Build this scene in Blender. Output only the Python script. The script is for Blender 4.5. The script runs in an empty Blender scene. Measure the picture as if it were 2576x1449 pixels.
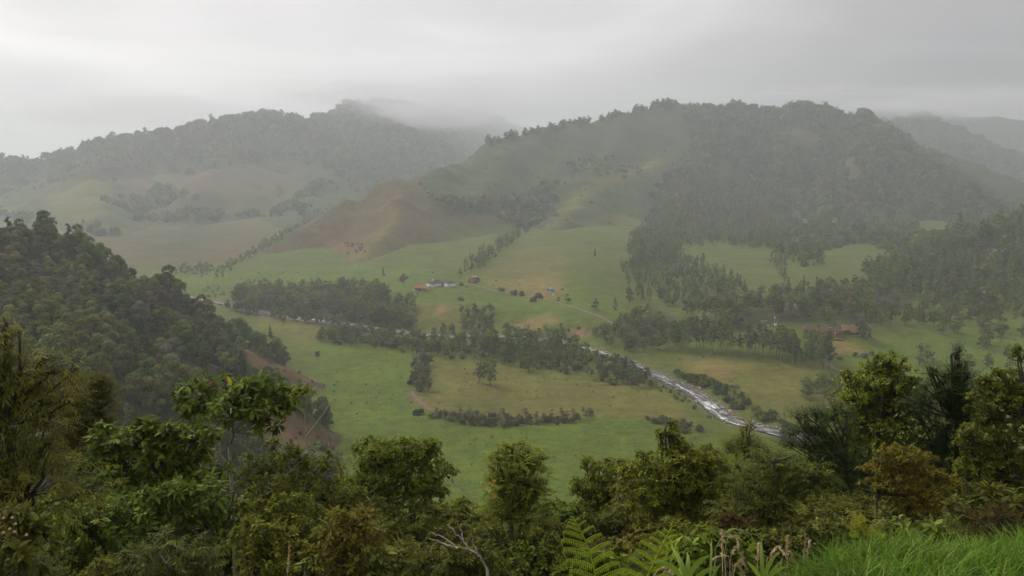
import bpy, bmesh, math, random
import numpy as np
from mathutils import Vector, Matrix

R = math.radians
scene = bpy.context.scene
COL = scene.collection

# ------------------------------------------------------------------ camera
CAM = np.array([0.0, 0.0, 130.0])
PITCH = R(8.9)
FPX, PW, PH = 2102.0, 2576.0, 1449.0
cam_d = bpy.data.cameras.new('camera')
cam_d.sensor_width = 36
cam_d.lens = 36 * FPX / PW
cam_d.clip_start = 0.05
cam_d.clip_end = 30000
cam = bpy.data.objects.new('camera', cam_d)
cam.location = CAM
cam.rotation_euler = (math.pi / 2 - PITCH, 0, 0)
COL.objects.link(cam)
scene.camera = cam

# ------------------------------------------------------------------ light
SUN_EL, SUN_AZ = R(48), R(-50)          # azimuth clockwise from +Y (view direction)
world = bpy.data.worlds.new('World')
scene.world = world
world.use_nodes = True
wn, wl = world.node_tree.nodes, world.node_tree.links
wn.clear()
def W(t, **k):
    n = wn.new(t)
    for a, b in k.items(): setattr(n, a, b)
    return n
def wmath(op, a, b=None, clamp=False):
    n = W('ShaderNodeMath', operation=op, use_clamp=clamp)
    for i, v in enumerate((a, b)):
        if v is None: continue
        if isinstance(v, (int, float)): n.inputs[i].default_value = v
        else: wl.new(v, n.inputs[i])
    return n.outputs[0]
sky = W('ShaderNodeTexSky', sky_type='NISHITA')
sky.sun_disc = False
sky.sun_elevation = SUN_EL
sky.sun_rotation = SUN_AZ
tc = W('ShaderNodeTexCoord')
sep = W('ShaderNodeSeparateXYZ'); wl.new(tc.outputs['Generated'], sep.inputs[0])
up = wmath('MAXIMUM', sep.outputs['Z'], 0.0)
den = wmath('ADD', up, 0.17)
cx = wmath('DIVIDE', sep.outputs['X'], den); cy = wmath('DIVIDE', sep.outputs['Y'], den)
cmb = W('ShaderNodeCombineXYZ'); wl.new(cx, cmb.inputs[0]); wl.new(cy, cmb.inputs[1])
nz = W('ShaderNodeTexNoise'); nz.inputs['Scale'].default_value = 0.85; nz.inputs['Detail'].default_value = 5.5
nz.inputs['Roughness'].default_value = 0.42; nz.inputs['Distortion'].default_value = 0.6
mpw = W('ShaderNodeMapping'); mpw.inputs['Location'].default_value = (3.7, 1.9, 0)
wl.new(cmb.outputs[0], mpw.inputs[0]); wl.new(mpw.outputs[0], nz.inputs['Vector'])
mr = W('ShaderNodeMapRange'); wl.new(nz.outputs['Fac'], mr.inputs[0])
mr.inputs[1].default_value = 0.30; mr.inputs[2].default_value = 0.70
mr.inputs[3].default_value = 0.66; mr.inputs[4].default_value = 1.26
# brighter cloud towards the hidden sun, duller away from it
sd = Vector((math.sin(SUN_AZ) * math.cos(SUN_EL), math.cos(SUN_AZ) * math.cos(SUN_EL), math.sin(SUN_EL)))
dt = W('ShaderNodeVectorMath', operation='DOT_PRODUCT'); wl.new(tc.outputs['Generated'], dt.inputs[0]); dt.inputs[1].default_value = sd
mg = W('ShaderNodeMapRange', interpolation_type='SMOOTHSTEP'); wl.new(dt.outputs['Value'], mg.inputs[0])
mg.inputs[1].default_value = 0.12; mg.inputs[2].default_value = 0.85; mg.inputs[3].default_value = 0.36; mg.inputs[4].default_value = 1.22
lum = wmath('MULTIPLY', mr.outputs[0], mg.outputs[0])
ccol = W('ShaderNodeMix', data_type='RGBA', blend_type='MIX'); wl.new(mg.outputs[0], ccol.inputs[0])
ccol.inputs[6].default_value = (0.985, 0.94, 0.99, 1); ccol.inputs[7].default_value = (1.0, 0.95, 0.935, 1)
sc_ = W('ShaderNodeVectorMath', operation='SCALE'); wl.new(ccol.outputs[2], sc_.inputs[0])
CLOUD = 7.6
lum2 = wmath('MULTIPLY', lum, CLOUD); wl.new(lum2, sc_.inputs['Scale'])
mixs = W('ShaderNodeMix', data_type='RGBA'); mixs.inputs[0].default_value = 0.96
wl.new(sky.outputs[0], mixs.inputs[6]); wl.new(sc_.outputs[0], mixs.inputs[7])
bg = W('ShaderNodeBackground'); bg.inputs['Strength'].default_value = 0.1
wl.new(mixs.outputs[2], bg.inputs['Color'])
wo = W('ShaderNodeOutputWorld'); wl.new(bg.outputs[0], wo.inputs[0])

sun_d = bpy.data.lights.new('sun', 'SUN')
sun_d.energy = 1.5; sun_d.angle = R(18); sun_d.color = (1.0, 0.95, 0.87)
sun = bpy.data.objects.new('sun', sun_d)
sun.rotation_euler = (-sd).to_track_quat('-Z', 'Y').to_euler()
sun.location = (0, 0, 400)
COL.objects.link(sun)

vs = scene.view_settings
vs.view_transform = 'Standard'
try: vs.look = 'None'
except Exception: pass
vs.gamma = 1.0; vs.use_curve_mapping = False
vs.exposure = 0.42
scene.render.engine = 'CYCLES'
cy_ = scene.cycles
cy_.max_bounces = 6; cy_.diffuse_bounces = 3; cy_.glossy_bounces = 2; cy_.transmission_bounces = 4
cy_.volume_bounces = 3; cy_.transparent_max_bounces = 8
cy_.use_denoising = True

HAZE_DENSITY = 0.00024

# ------------------------------------------------------------------ helpers
SP, CP = math.sin(PITCH), math.cos(PITCH)
def ray(px, py):
    a = (np.asarray(px, float) - PW / 2) / FPX
    b = (PH / 2 - np.asarray(py, float)) / FPX
    return a, CP + b * SP, -SP + b * CP
def at(px, py, d):
    """world point seen at photo position px,py at the forward distance d"""
    x, y, z = ray(px, py)
    t = d / y
    return np.stack(np.broadcast_arrays(CAM[0] + t * x, CAM[1] + t * y, CAM[2] + t * z), -1)
def proj(P):
    P = np.asarray(P, float) - CAM
    dep = P[..., 1] * CP - P[..., 2] * SP
    upv = P[..., 1] * SP + P[..., 2] * CP
    dep = np.maximum(dep, 1e-3)
    return PW / 2 + FPX * P[..., 0] / dep, PH / 2 - FPX * upv / dep

def _hash(ix, iy, seed):
    h = (ix.astype(np.int64) * 374761393 + iy.astype(np.int64) * 668265263 + seed * 974634777) & 0xFFFFFFFF
    h = ((h ^ (h >> 13)) * 1274126177) & 0xFFFFFFFF
    h = h ^ (h >> 16)
    return (h & 0xFFFFFF) / float(0xFFFFFF)
def vnoise(x, y, seed=0):
    x = np.asarray(x, float); y = np.asarray(y, float)
    ix, iy = np.floor(x), np.floor(y)
    fx, fy = x - ix, y - iy
    fx = fx * fx * (3 - 2 * fx); fy = fy * fy * (3 - 2 * fy)
    a = _hash(ix, iy, seed); b = _hash(ix + 1, iy, seed); c = _hash(ix, iy + 1, seed); d = _hash(ix + 1, iy + 1, seed)
    return (a + (b - a) * fx) * (1 - fy) + (c + (d - c) * fx) * fy
def fbm(x, y, scale, octv=4, seed=0):
    s = 0; a = 1; tot = 0; f = 1.0 / scale
    for i in range(octv):
        s = s + a * (vnoise(np.asarray(x) * f + 17.3 * i, np.asarray(y) * f - 9.1 * i, seed + i) - 0.5); tot += a
        a *= 0.5; f *= 2.03
    return s / tot * 2
def in_poly(px, py, poly):
    px = np.asarray(px); py = np.asarray(py)
    ins = np.zeros(px.shape, bool); n = len(poly)
    for i in range(n):
        x1, y1 = poly[i]; x2, y2 = poly[(i + 1) % n]
        if y1 == y2: continue
        c = ((y1 > py) != (y2 > py)) & (px < (x2 - x1) * (py - y1) / (y2 - y1) + x1)
        ins ^= c
    return ins
_rj = np.random.default_rng(5)
def soft_poly(px, py, poly, soft):
    m = np.zeros(np.shape(px))
    for k in range(8):
        a = k * math.pi / 4
        m += in_poly(px + soft * math.cos(a), py + 0.6 * soft * math.sin(a), poly)
    return m / 8
def smax(a, b, k):
    m = np.maximum(a, b)
    return m + k * np.log(np.exp((a - m) / k) + np.exp((b - m) / k))
def line_dist(x, y, P):
    """distance to a polyline of xy(z) points, and z interpolated along it"""
    best = np.full(np.shape(x), 1e9); bz = np.zeros(np.shape(x)); bs = np.zeros(np.shape(x)); s0 = 0
    for a, b in zip(P[:-1], P[1:]):
        dx, dy = b[0] - a[0], b[1] - a[1]; L2 = dx * dx + dy * dy + 1e-9
        t = np.clip(((x - a[0]) * dx + (y - a[1]) * dy) / L2, 0, 1)
        d = np.hypot(x - a[0] - t * dx, y - a[1] - t * dy)
        m = d < best
        best = np.where(m, d, best)
        if len(a) > 2: bz = np.where(m, a[2] + t * (b[2] - a[2]), bz)
        bs = np.where(m, s0 + t * math.sqrt(L2), bs); s0 += math.sqrt(L2)
    return best, bz, bs

def tag(o, label=None, cat=None, group=None, kind=None):
    if label: o['label'] = label
    if cat: o['category'] = cat
    if group: o['group'] = group
    if kind: o['kind'] = kind
    return o
def thing(name, label, cat, loc, rotz=0.0, group=None, scale=1.0):
    o = bpy.data.objects.new(name, None)
    o.empty_display_size = 0.2
    o.location = loc; o.rotation_euler = (0, 0, rotz); o.scale = (scale,) * 3
    COL.objects.link(o)
    return tag(o, label, cat, group)
def part(name, me, parent=None, mat=None, loc=None):
    o = bpy.data.objects.new(name, me); COL.objects.link(o)
    if parent is not None: o.parent = parent
    if mat is not None and not me.materials: me.materials.append(mat)
    if loc is not None: o.location = loc
    return o
def mesh_np(name, V, Q, mat=None, tone=None, smooth=False, colors=None):
    """V (n,3); Q (m,k) faces, all of k corners"""
    me = bpy.data.meshes.new(name)
    V = np.ascontiguousarray(V, dtype=np.float32); Q = np.ascontiguousarray(Q, dtype=np.int32)
    k = Q.shape[1]
    me.vertices.add(len(V)); me.vertices.foreach_set('co', V.ravel())
    me.loops.add(Q.size); me.loops.foreach_set('vertex_index', Q.ravel())
    me.polygons.add(len(Q)); me.polygons.foreach_set('loop_start', np.arange(0, Q.size, k, dtype=np.int32))
    try: me.polygons.foreach_set('loop_total', np.full(len(Q), k, dtype=np.int32))
    except Exception: pass
    me.update(calc_edges=True)
    if smooth: me.polygons.foreach_set('use_smooth', np.ones(len(Q), bool))
    if tone is not None:
        a = me.attributes.new('tone', 'FLOAT', 'FACE'); a.data.foreach_set('value', np.ascontiguousarray(tone, dtype=np.float32))
    if colors is not None:
        a = me.attributes.new('cover', 'FLOAT_COLOR', 'POINT')
        c4 = np.ones((len(V), 4), np.float32); c4[:, :3] = colors; a.data.foreach_set('color', c4.ravel())
    if mat: me.materials.append(mat)
    return me
class MB:
    """collects quads (as vertices and faces) for one mesh"""
    def __init__(s): s.V = []; s.F = []; s.T = []; s.n = 0
    def add(s, V, Q, tone=None):
        V = np.asarray(V, float).reshape(-1, 3); Q = np.asarray(Q, int).reshape(-1, 4)
        s.V.append(V); s.F.append(Q + s.n); s.n += len(V)
        s.T.append(np.full(len(Q), 0.5) if tone is None else np.broadcast_to(tone, (len(Q),)))
    def box(s, x0, x1, y0, y1, z0, z1):
        V = [(x, y, z) for z in (z0, z1) for y in (y0, y1) for x in (x0, x1)]
        s.add(V, [(0, 2, 3, 1), (4, 5, 7, 6), (0, 1, 5, 4), (2, 6, 7, 3), (0, 4, 6, 2), (1, 3, 7, 5)])
    def tube(s, pts, rad, n=5, tone=None):
        pts = np.asarray(pts, float); m = len(pts); rad = np.broadcast_to(np.asarray(rad, float), (m,))
        tg = np.gradient(pts, axis=0); tg /= np.linalg.norm(tg, axis=1)[:, None] + 1e-9
        ref = np.where(np.abs(tg[:, 2:3]) < 0.9, np.array([[0, 0, 1.0]]), np.array([[1.0, 0, 0]]))
        u = np.cross(tg, ref); u /= np.linalg.norm(u, axis=1)[:, None] + 1e-9
        v = np.cross(tg, u)
        a = np.arange(n) * 2 * math.pi / n
        ring = pts[:, None] + rad[:, None, None] * (np.cos(a)[None, :, None] * u[:, None] + np.sin(a)[None, :, None] * v[:, None])
        i = np.arange(m - 1)[:, None] * n; j = np.arange(n)[None]
        j2 = (j + 1) % n
        Q = np.stack([i + j, i + j2, i + n + j2, i + n + j], -1).reshape(-1, 4)
        s.add(ring.reshape(-1, 3), Q, tone)
    def leaves(s, C, D, N, L, Wd, tone, bend=0.0):
        """rhombic leaves: base C, pointing along D, facing N"""
        D = D / (np.linalg.norm(D, axis=1)[:, None] + 1e-9)
        S = np.cross(D, N); S /= np.linalg.norm(S, axis=1)[:, None] + 1e-9
        Nn = np.cross(S, D)
        L = np.broadcast_to(L, (len(C),))[:, None]; Wd = np.broadcast_to(Wd, (len(C),))[:, None]
        m = C + D * L * 0.45
        tip = C + D * L - Nn * L * bend
        V = np.stack([C, m + S * Wd * 0.5 + Nn * L * 0.04, tip, m - S * Wd * 0.5 + Nn * L * 0.04], 1).reshape(-1, 3)
        Q = np.arange(len(C) * 4).reshape(-1, 4)
        s.add(V, Q, tone)
    def mesh(s, name, mat=None, smooth=False, tone=False):
        V = np.concatenate(s.V); F = np.concatenate(s.F)
        return mesh_np(name, V, F, mat, np.concatenate(s.T) if tone else None, smooth)
def rand_dirs(rng, n):
    v = rng.normal(size=(n, 3)); return v / (np.linalg.norm(v, axis=1)[:, None] + 1e-9)

# ------------------------------------------------------------------ materials
def new_mat(name):
    m = bpy.data.materials.new(name); m.use_nodes = True
    nt = m.node_tree; b = nt.nodes['Principled BSDF']
    return m, nt, nt.nodes, nt.links, b
def plain_mat(name, col, rough=0.8, noise=0.25, scale=3.0, bump=0.2, spec=0.3):
    m, nt, n, l, b = new_mat(name)
    tc = n.new('ShaderNodeTexCoord')
    nz = n.new('ShaderNodeTexNoise'); nz.inputs['Scale'].default_value = scale; nz.inputs['Detail'].default_value = 6
    l.new(tc.outputs['Object'], nz.inputs['Vector'])
    mr = n.new('ShaderNodeMapRange'); l.new(nz.outputs['Fac'], mr.inputs[0])
    mr.inputs[1].default_value = 0.3; mr.inputs[2].default_value = 0.7
    mr.inputs[3].default_value = 1 - noise; mr.inputs[4].default_value = 1 + noise
    sc = n.new('ShaderNodeVectorMath'); sc.operation = 'SCALE'; sc.inputs[0].default_value = col[:3]
    l.new(mr.outputs[0], sc.inputs['Scale']); l.new(sc.outputs[0], b.inputs['Base Color'])
    b.inputs['Roughness'].default_value = rough; b.inputs['Specular IOR Level'].default_value = spec
    if bump:
        bp = n.new('ShaderNodeBump'); bp.inputs['Strength'].default_value = bump; bp.inputs['Distance'].default_value = 0.05
        l.new(nz.outputs['Fac'], bp.inputs['Height']); l.new(bp.outputs[0], b.inputs['Normal'])
    return m
def leaf_mat(name, stops, rough=0.65, spec=0.12, trans=0.38, rnd=0.42, hue=0.025):
    """foliage: colour picked by each leaf's own tone, whole plant shifted a little by its own random number"""
    m, nt, n, l, b = new_mat(name)
    at_ = n.new('ShaderNodeAttribute'); at_.attribute_name = 'tone'
    cr = n.new('ShaderNodeValToRGB'); e = cr.color_ramp.elements
    e[0].position = stops[0][0]; e[0].color = (*stops[0][1], 1)
    e[1].position = stops[-1][0]; e[1].color = (*stops[-1][1], 1)
    for p, c in stops[1:-1]:
        q = e.new(p); q.color = (*c, 1)
    l.new(at_.outputs['Fac'], cr.inputs[0])
    oi = n.new('ShaderNodeObjectInfo')
    hs = n.new('ShaderNodeHueSaturation'); l.new(cr.outputs[0], hs.inputs['Color'])
    mr = n.new('ShaderNodeMapRange'); l.new(oi.outputs['Random'], mr.inputs[0])
    mr.inputs[3].default_value = 1 - rnd; mr.inputs[4].default_value = 1 + rnd
    l.new(mr.outputs[0], hs.inputs['Value'])
    m2 = n.new('ShaderNodeMath'); m2.operation = 'MULTIPLY'; l.new(oi.outputs['Random'], m2.inputs[0]); m2.inputs[1].default_value = 7.31
    m3 = n.new('ShaderNodeMath'); m3.operation = 'FRACT'; l.new(m2.outputs[0], m3.inputs[0])
    mh = n.new('ShaderNodeMapRange'); l.new(m3.outputs[0], mh.inputs[0]); mh.inputs[3].default_value = 0.5 - hue; mh.inputs[4].default_value = 0.5 + hue
    l.new(mh.outputs[0], hs.inputs['Hue'])
    l.new(hs.outputs[0], b.inputs['Base Color'])
    b.inputs['Roughness'].default_value = rough; b.inputs['Specular IOR Level'].default_value = spec
    tr = n.new('ShaderNodeBsdfTranslucent'); l.new(hs.outputs[0], tr.inputs['Color'])
    mx = n.new('ShaderNodeMixShader'); mx.inputs[0].default_value = trans
    l.new(b.outputs[0], mx.inputs[1]); l.new(tr.outputs[0], mx.inputs[2])
    l.new(mx.outputs[0], n['Material Output'].inputs['Surface'])
    return m
def land_mat(name, fine=1.0):
    m, nt, n, l, b = new_mat(name)
    at_ = n.new('ShaderNodeAttribute'); at_.attribute_name = 'cover'
    geo = n.new('ShaderNodeNewGeometry')
    def nz(scale, det, rough=0.6):
        q = n.new('ShaderNodeTexNoise'); q.inputs['Scale'].default_value = scale; q.inputs['Detail'].default_value = det
        q.inputs['Roughness'].default_value = rough; l.new(geo.outputs['Position'], q.inputs['Vector']); return q
    big = nz(0.02, 4); mid = nz(0.13, 6, 0.7); fin = nz(0.9 * fine, 6, 0.75)
    def rng_(q, lo, hi):
        mr = n.new('ShaderNodeMapRange'); l.new(q.outputs['Fac'], mr.inputs[0])
        mr.inputs[1].default_value = 0.3; mr.inputs[2].default_value = 0.7
        mr.inputs[3].default_value = lo; mr.inputs[4].default_value = hi; return mr.outputs[0]
    mu = n.new('ShaderNodeMath'); mu.operation = 'MULTIPLY'; l.new(rng_(big, 0.80, 1.2), mu.inputs[0]); l.new(rng_(mid, 0.66, 1.32), mu.inputs[1])
    mu2 = n.new('ShaderNodeMath'); mu2.operation = 'MULTIPLY'; l.new(mu.outputs[0], mu2.inputs[0]); l.new(rng_(fin, 0.6, 1.38), mu2.inputs[1])
    # dry grass flecks
    mixd = n.new('ShaderNodeMix'); mixd.data_type = 'RGBA'; mixd.blend_type = 'MULTIPLY'
    dry = nz(0.055, 5, 0.65)
    l.new(rng_(dry, 0.0, 0.7), mixd.inputs[0]); l.new(at_.outputs['Color'], mixd.inputs[6]); mixd.inputs[7].default_value = (1.35, 1.0, 0.85, 1)
    sc = n.new('ShaderNodeVectorMath'); sc.operation = 'SCALE'; l.new(mixd.outputs[2], sc.inputs[0]); l.new(mu2.outputs[0], sc.inputs['Scale'])
    l.new(sc.outputs[0], b.inputs['Base Color'])
    b.inputs['Roughness'].default_value = 0.95; b.inputs['Specular IOR Level'].default_value = 0.1
    bp = n.new('ShaderNodeBump'); bp.inputs['Strength'].default_value = 0.6; bp.inputs['Distance'].default_value = 0.6
    l.new(mid.outputs['Fac'], bp.inputs['Height'])
    bp2 = n.new('ShaderNodeBump'); bp2.inputs['Strength'].default_value = 0.6; bp2.inputs['Distance'].default_value = 0.15
    l.new(fin.outputs['Fac'], bp2.inputs['Height']); l.new(bp.outputs[0], bp2.inputs['Normal']); l.new(bp2.outputs[0], b.inputs['Normal'])
    return m
LAND = land_mat('land')
BARK = plain_mat('bark', (0.10, 0.085, 0.065), 0.9, 0.35, 6, 0.5)
BARK_PALE = plain_mat('pale_bark', (0.27, 0.24, 0.19), 0.85, 0.35, 5, 0.4)
DK = leaf_mat('leaf_dark', [(0, (0.050, 0.076, 0.018)), (0.6, (0.095, 0.130, 0.031)), (1, (0.168, 0.206, 0.047))])
MG = leaf_mat('leaf_mid', [(0, (0.067, 0.095, 0.018)), (0.6, (0.122, 0.160, 0.029)), (1, (0.213, 0.237, 0.047))])
OL = leaf_mat('leaf_olive', [(0, (0.078, 0.083, 0.018)), (0.6, (0.144, 0.146, 0.033)), (1, (0.218, 0.202, 0.050))])
GY = leaf_mat('leaf_grey', [(0, (0.089, 0.086, 0.051)), (0.6, (0.152, 0.149, 0.091)), (1, (0.240, 0.222, 0.145))], spec=0.2)
EU = leaf_mat('leaf_eucalyptus', [(0, (0.070, 0.101, 0.033)), (0.6, (0.122, 0.162, 0.051)), (1, (0.193, 0.239, 0.071))])
LG = leaf_mat('leaf_lime', [(0, (0.100, 0.122, 0.026)), (0.6, (0.175, 0.200, 0.044)), (1, (0.26, 0.28, 0.065))], rough=.65, spec=.15)
RD = leaf_mat('leaf_rust', [(0, (0.083, 0.057, 0.024)), (0.6, (0.145, 0.103, 0.043)), (1, (0.221, 0.158, 0.066))])
SV = leaf_mat('leaf_silver', [(0, (0.20, 0.22, 0.20)), (0.6, (0.38, 0.40, 0.37)), (1, (0.55, 0.57, 0.53))])
LAND_ALL = None

# ------------------------------------------------------------------ terrain
def far_d(d): return d if d < 900 else 900 + (d - 900) * 2.1          # the mountains lie well back behind the plain
def grow(y): return np.where(np.asarray(y) > 900, y / (900 + (np.asarray(y) - 900) / 2.1), 1.0)
def ridge(pts): return [tuple(at(px, py, d)) for px, py, d in pts]
def mridge(pts): return [tuple(at(px, py, far_d(d))) for px, py, d in pts]
def ridges_height(x, y, lines, k):
    h = np.full(np.shape(x), -60.0)
    for pts, s, r in lines:
        d, z, _ = line_dist(x, y, pts)
        de = np.sqrt(d * d + r * r) - r
        h = smax(h, z - s * de, k)
    return h
M1 = [(mridge([(1000, 434, 1100), (1080, 430, 1160), (1150, 405, 1230), (1230, 362, 1300), (1300, 335, 1340), (1450, 303, 1420), (1560, 285, 1460),
              (1680, 262, 1500), (1750, 268, 1515), (1820, 264, 1530), (1900, 272, 1550), (2000, 262, 1550), (2060, 274, 1530), (2130, 300, 1510),
              (2180, 306, 1500), (2220, 335, 1460), (2300, 395, 1400), (2400, 465, 1300), (2520, 540, 1230), (2650, 600, 1200)]), 0.63, 13),
      (mridge([(1000, 434, 1100), (870, 500, 1075), (730, 586, 1030), (640, 646, 985), (530, 700, 930)]), 0.54, 6),
      (mridge([(1000, 434, 1100), (1000, 520, 1040), (955, 600, 980), (885, 668, 930)]), 0.54, 6),
      (mridge([(1450, 303, 1420), (1400, 420, 1300), (1330, 500, 1190)]), 0.47, 22),
      (mridge([(1700, 262, 1500), (1690, 385, 1400), (1560, 432, 1290), (1440, 492, 1190), (1365, 590, 1080), (1320, 640, 1000)]), 0.53, 7),
      (mridge([(1300, 335, 1340), (1235, 430, 1220), (1190, 500, 1120)]), 0.85, 22),
      (mridge([(1570, 288, 1460), (1520, 390, 1340), (1440, 455, 1230)]), 0.85, 22),
      (mridge([(1830, 270, 1525), (1760, 430, 1350), (1690, 560, 1150), (1620, 680, 1000)]), 0.44, 22),
      (mridge([(2000, 262, 1545), (1960, 450, 1350), (1930, 610, 1140), (1900, 660, 1060)]), 0.44, 17),
      (mridge([(2180, 306, 1500), (2150, 480, 1300), (2080, 640, 1100)]), 0.44, 17)]
M2 = [(mridge([(-500, 480, 1400), (-200, 440, 1450), (0, 398, 1500), (150, 368, 1530), (300, 338, 1560), (500, 306, 1600), (620, 286, 1640), (720, 287, 1680), (800, 300, 1740),
              (870, 266, 1840), (950, 252, 2200), (1050, 262, 2900), (1150, 278, 3800), (1250, 292, 4500)]), 0.53, 15),
      (mridge([(870, 266, 1840), (850, 400, 1560), (790, 490, 1350), (730, 570, 1180)]), 0.42, 22),
      (mridge([(620, 286, 1640), (530, 420, 1420), (480, 540, 1240), (440, 640, 1080)]), 0.44, 17),
      (mridge([(300, 338, 1560), (210, 450, 1330), (150, 520, 1210), (60, 580, 1150)]), 0.47, 11),
      (mridge([(210, 450, 1330), (280, 560, 1150), (330, 660, 1020)]), 0.47, 15),
      (mridge([(950, 254, 2150), (1010, 370, 1800), (1060, 440, 1600)]), 0.47, 15),
      (mridge([(1150, 280, 3700), (1200, 340, 2700), (1240, 400, 2100)]), 0.47, 15)]
M3 = [(mridge([(1700, 300, 3100), (1950, 285, 3000), (2150, 278, 2900), (2350, 282, 2800), (2576, 300, 2700), (2900, 330, 2600), (3300, 350, 2600)]), 0.5, 25),
      (mridge([(1900, 330, 2500), (2100, 325, 2350), (2200, 305, 2200), (2320, 292, 2100), (2400, 335, 2050), (2500, 385, 2000), (2620, 425, 1950), (2850, 470, 1900), (3200, 500, 1900)]), 0.47, 22),
      (mridge([(2320, 292, 2100), (2380, 430, 1800), (2450, 520, 1600)]), 0.47, 22),
      (mridge([(2620, 425, 1950), (2600, 500, 1650), (2570, 560, 1450)]), 0.47, 22)]
H1 = [(ridge([(-700, 520, 380), (-300, 560, 390), (0, 612, 400), (90, 606, 418), (170, 622, 424), (230, 660, 430), (330, 706, 438), (430, 770, 446), (500, 812, 450), (610, 886, 455), (720, 925, 458), (800, 962, 460), (880, 1015, 455)]), 0.62, 9),
      (ridge([(90, 606, 418), (200, 740, 380), (330, 820, 362), (480, 895, 358), (640, 972, 362), (770, 1045, 366), (930, 1160, 366)]), 0.66, 7),
      (ridge([(-300, 560, 390), (-100, 700, 330), (60, 830, 290), (200, 980, 260), (330, 1150, 240)]), 0.6, 9)]
H2 = [(ridge([(2230, 735, 840), (2330, 690, 880), (2450, 632, 930), (2576, 580, 970), (2800, 505, 1000), (3200, 460, 1000)]), 0.40, 20),
      (ridge([(2576, 580, 970), (2700, 690, 800), (2800, 760, 700)]), 0.40, 20)]
LAYERS = {'M1': (M1, 5.0, 12.0), 'M2': (M2, 7.0, 17.0), 'M3': (M3, 12.0, 12.0), 'H1': (H1, 4.0, 3.0), 'H2': (H2, 6.0, 3.0)}
def layer_h(nm, x, y):
    L, k, amp = LAYERS[nm]
    h = ridges_height(x, y, L, k)
    g = np.clip(h / 60, 0, 1)
    big = 170 if nm in ('M1', 'M2', 'M3') else 45
    nzv = fbm(x, y, big, 5, 11)
    gul = -np.abs(fbm(x, y, big * 0.6, 3, 31)) * 1.5
    return np.maximum(h + (nzv + gul * 1.1) * amp * (0.35 + g), -25)

# river centre line on the flat (photo positions taken down to the water plane)
def on_plane(px, py, z):
    x, y, zz = ray(px, py); t = (z - CAM[2]) / zz
    return (CAM[0] + t * x, CAM[1] + t * y)
WATER_Z = -0.9
RIVER_P = [(2420, 1235), (2220, 1175), (2060, 1115), (1960, 1088), (1890, 1070), (1835, 1055), (1795, 1028), (1770, 1004), (1735, 983), (1690, 960), (1640, 938), (1590, 917), (1540, 900),
           (1495, 883), (1440, 866), (1380, 855), (1290, 847), (1210, 845), (1150, 846), (1060, 842), (990, 834), (930, 826), (860, 814), (760, 803), (690, 795), (620, 776), (560, 764), (480, 748), (380, 733), (200, 720), (0, 712)]
def resample(P, n):
    P = np.asarray(P, float)
    for _ in range(3):      # Chaikin smoothing
        Q = np.empty((2 * len(P) - 2, P.shape[1])); Q[0::2] = P[:-1] * .75 + P[1:] * .25; Q[1::2] = P[:-1] * .25 + P[1:] * .75
        P = np.concatenate([P[:1], Q, P[-1:]])
    s = np.concatenate([[0], np.cumsum(np.linalg.norm(np.diff(P[:, :2], axis=0), axis=1))])
    t = np.linspace(0, s[-1], n)
    return np.stack([np.interp(t, s, P[:, i]) for i in range(P.shape[1])], 1)
RIVER = resample([on_plane(a, b, WATER_Z) for a, b in RIVER_P], 260)
RIVER = np.concatenate([resample([on_plane(a, b, WATER_Z) for a, b in [(5600, 1520), (4600, 1460), (3700, 1385), (3050, 1320), (2700, 1285), (2480, 1247), (2421, 1235.2)]], 41)[:-1], RIVER])   # on down the valley, out of sight
RIVER_W = np.interp(np.arange(300), [40, 100, 130, 150, 170, 190, 210, 299], [5.2, 5.0, 4.4, 3.6, 5.2, 5.2, 2.2, 2.2])
_r60 = [tuple(p) for p in RIVER[::3]]
KNOLL = at(2010, 835, 575)
def valley_base(x, y):
    z = fbm(x, y, 90, 4, 3) * 1.6 + fbm(x, y, 14, 3, 8) * 0.18
    d, _, s = line_dist(x, y, _r60)
    # side of the river: north bank carries the terrace with the farm
    rx = np.array([p[0] for p in _r60][::-1]); ry = np.array([p[1] for p in _r60][::-1])
    o = np.argsort(rx); north = y - np.interp(x, rx[o], ry[o])
    px = PW / 2 + FPX * x / np.maximum(y, 50)
    wx = np.clip((px - 880) / 150, 0, 1) * np.clip((1640 - px) / 120, 0, 1)
    t = np.clip((north - 22 + 10 * fbm(x, y, 60, 3, 4)) / 55, 0, 1); t = t * t * (3 - 2 * t)
    z = z + 10.0 * t * wx
    z = z + np.clip(north - 20, 0, 400) * 0.012
    # knoll with the homestead on the right
    kx, ky = (x - KNOLL[0]) / 95, (y - KNOLL[1] - 18) / 62
    z = z + 14.0 * np.exp(-(kx * kx + ky * ky) ** 1.5)
    # near meadow swells
    z = z + 2.0 * np.exp(-(((x + 20) / 60) ** 2 + ((y - 390) / 28) ** 2))
    c = np.clip(1 - d / 16, 0, 1); c = c * c * (3 - 2 * c)
    return z * (1 - c) - 2.1 * c
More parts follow.
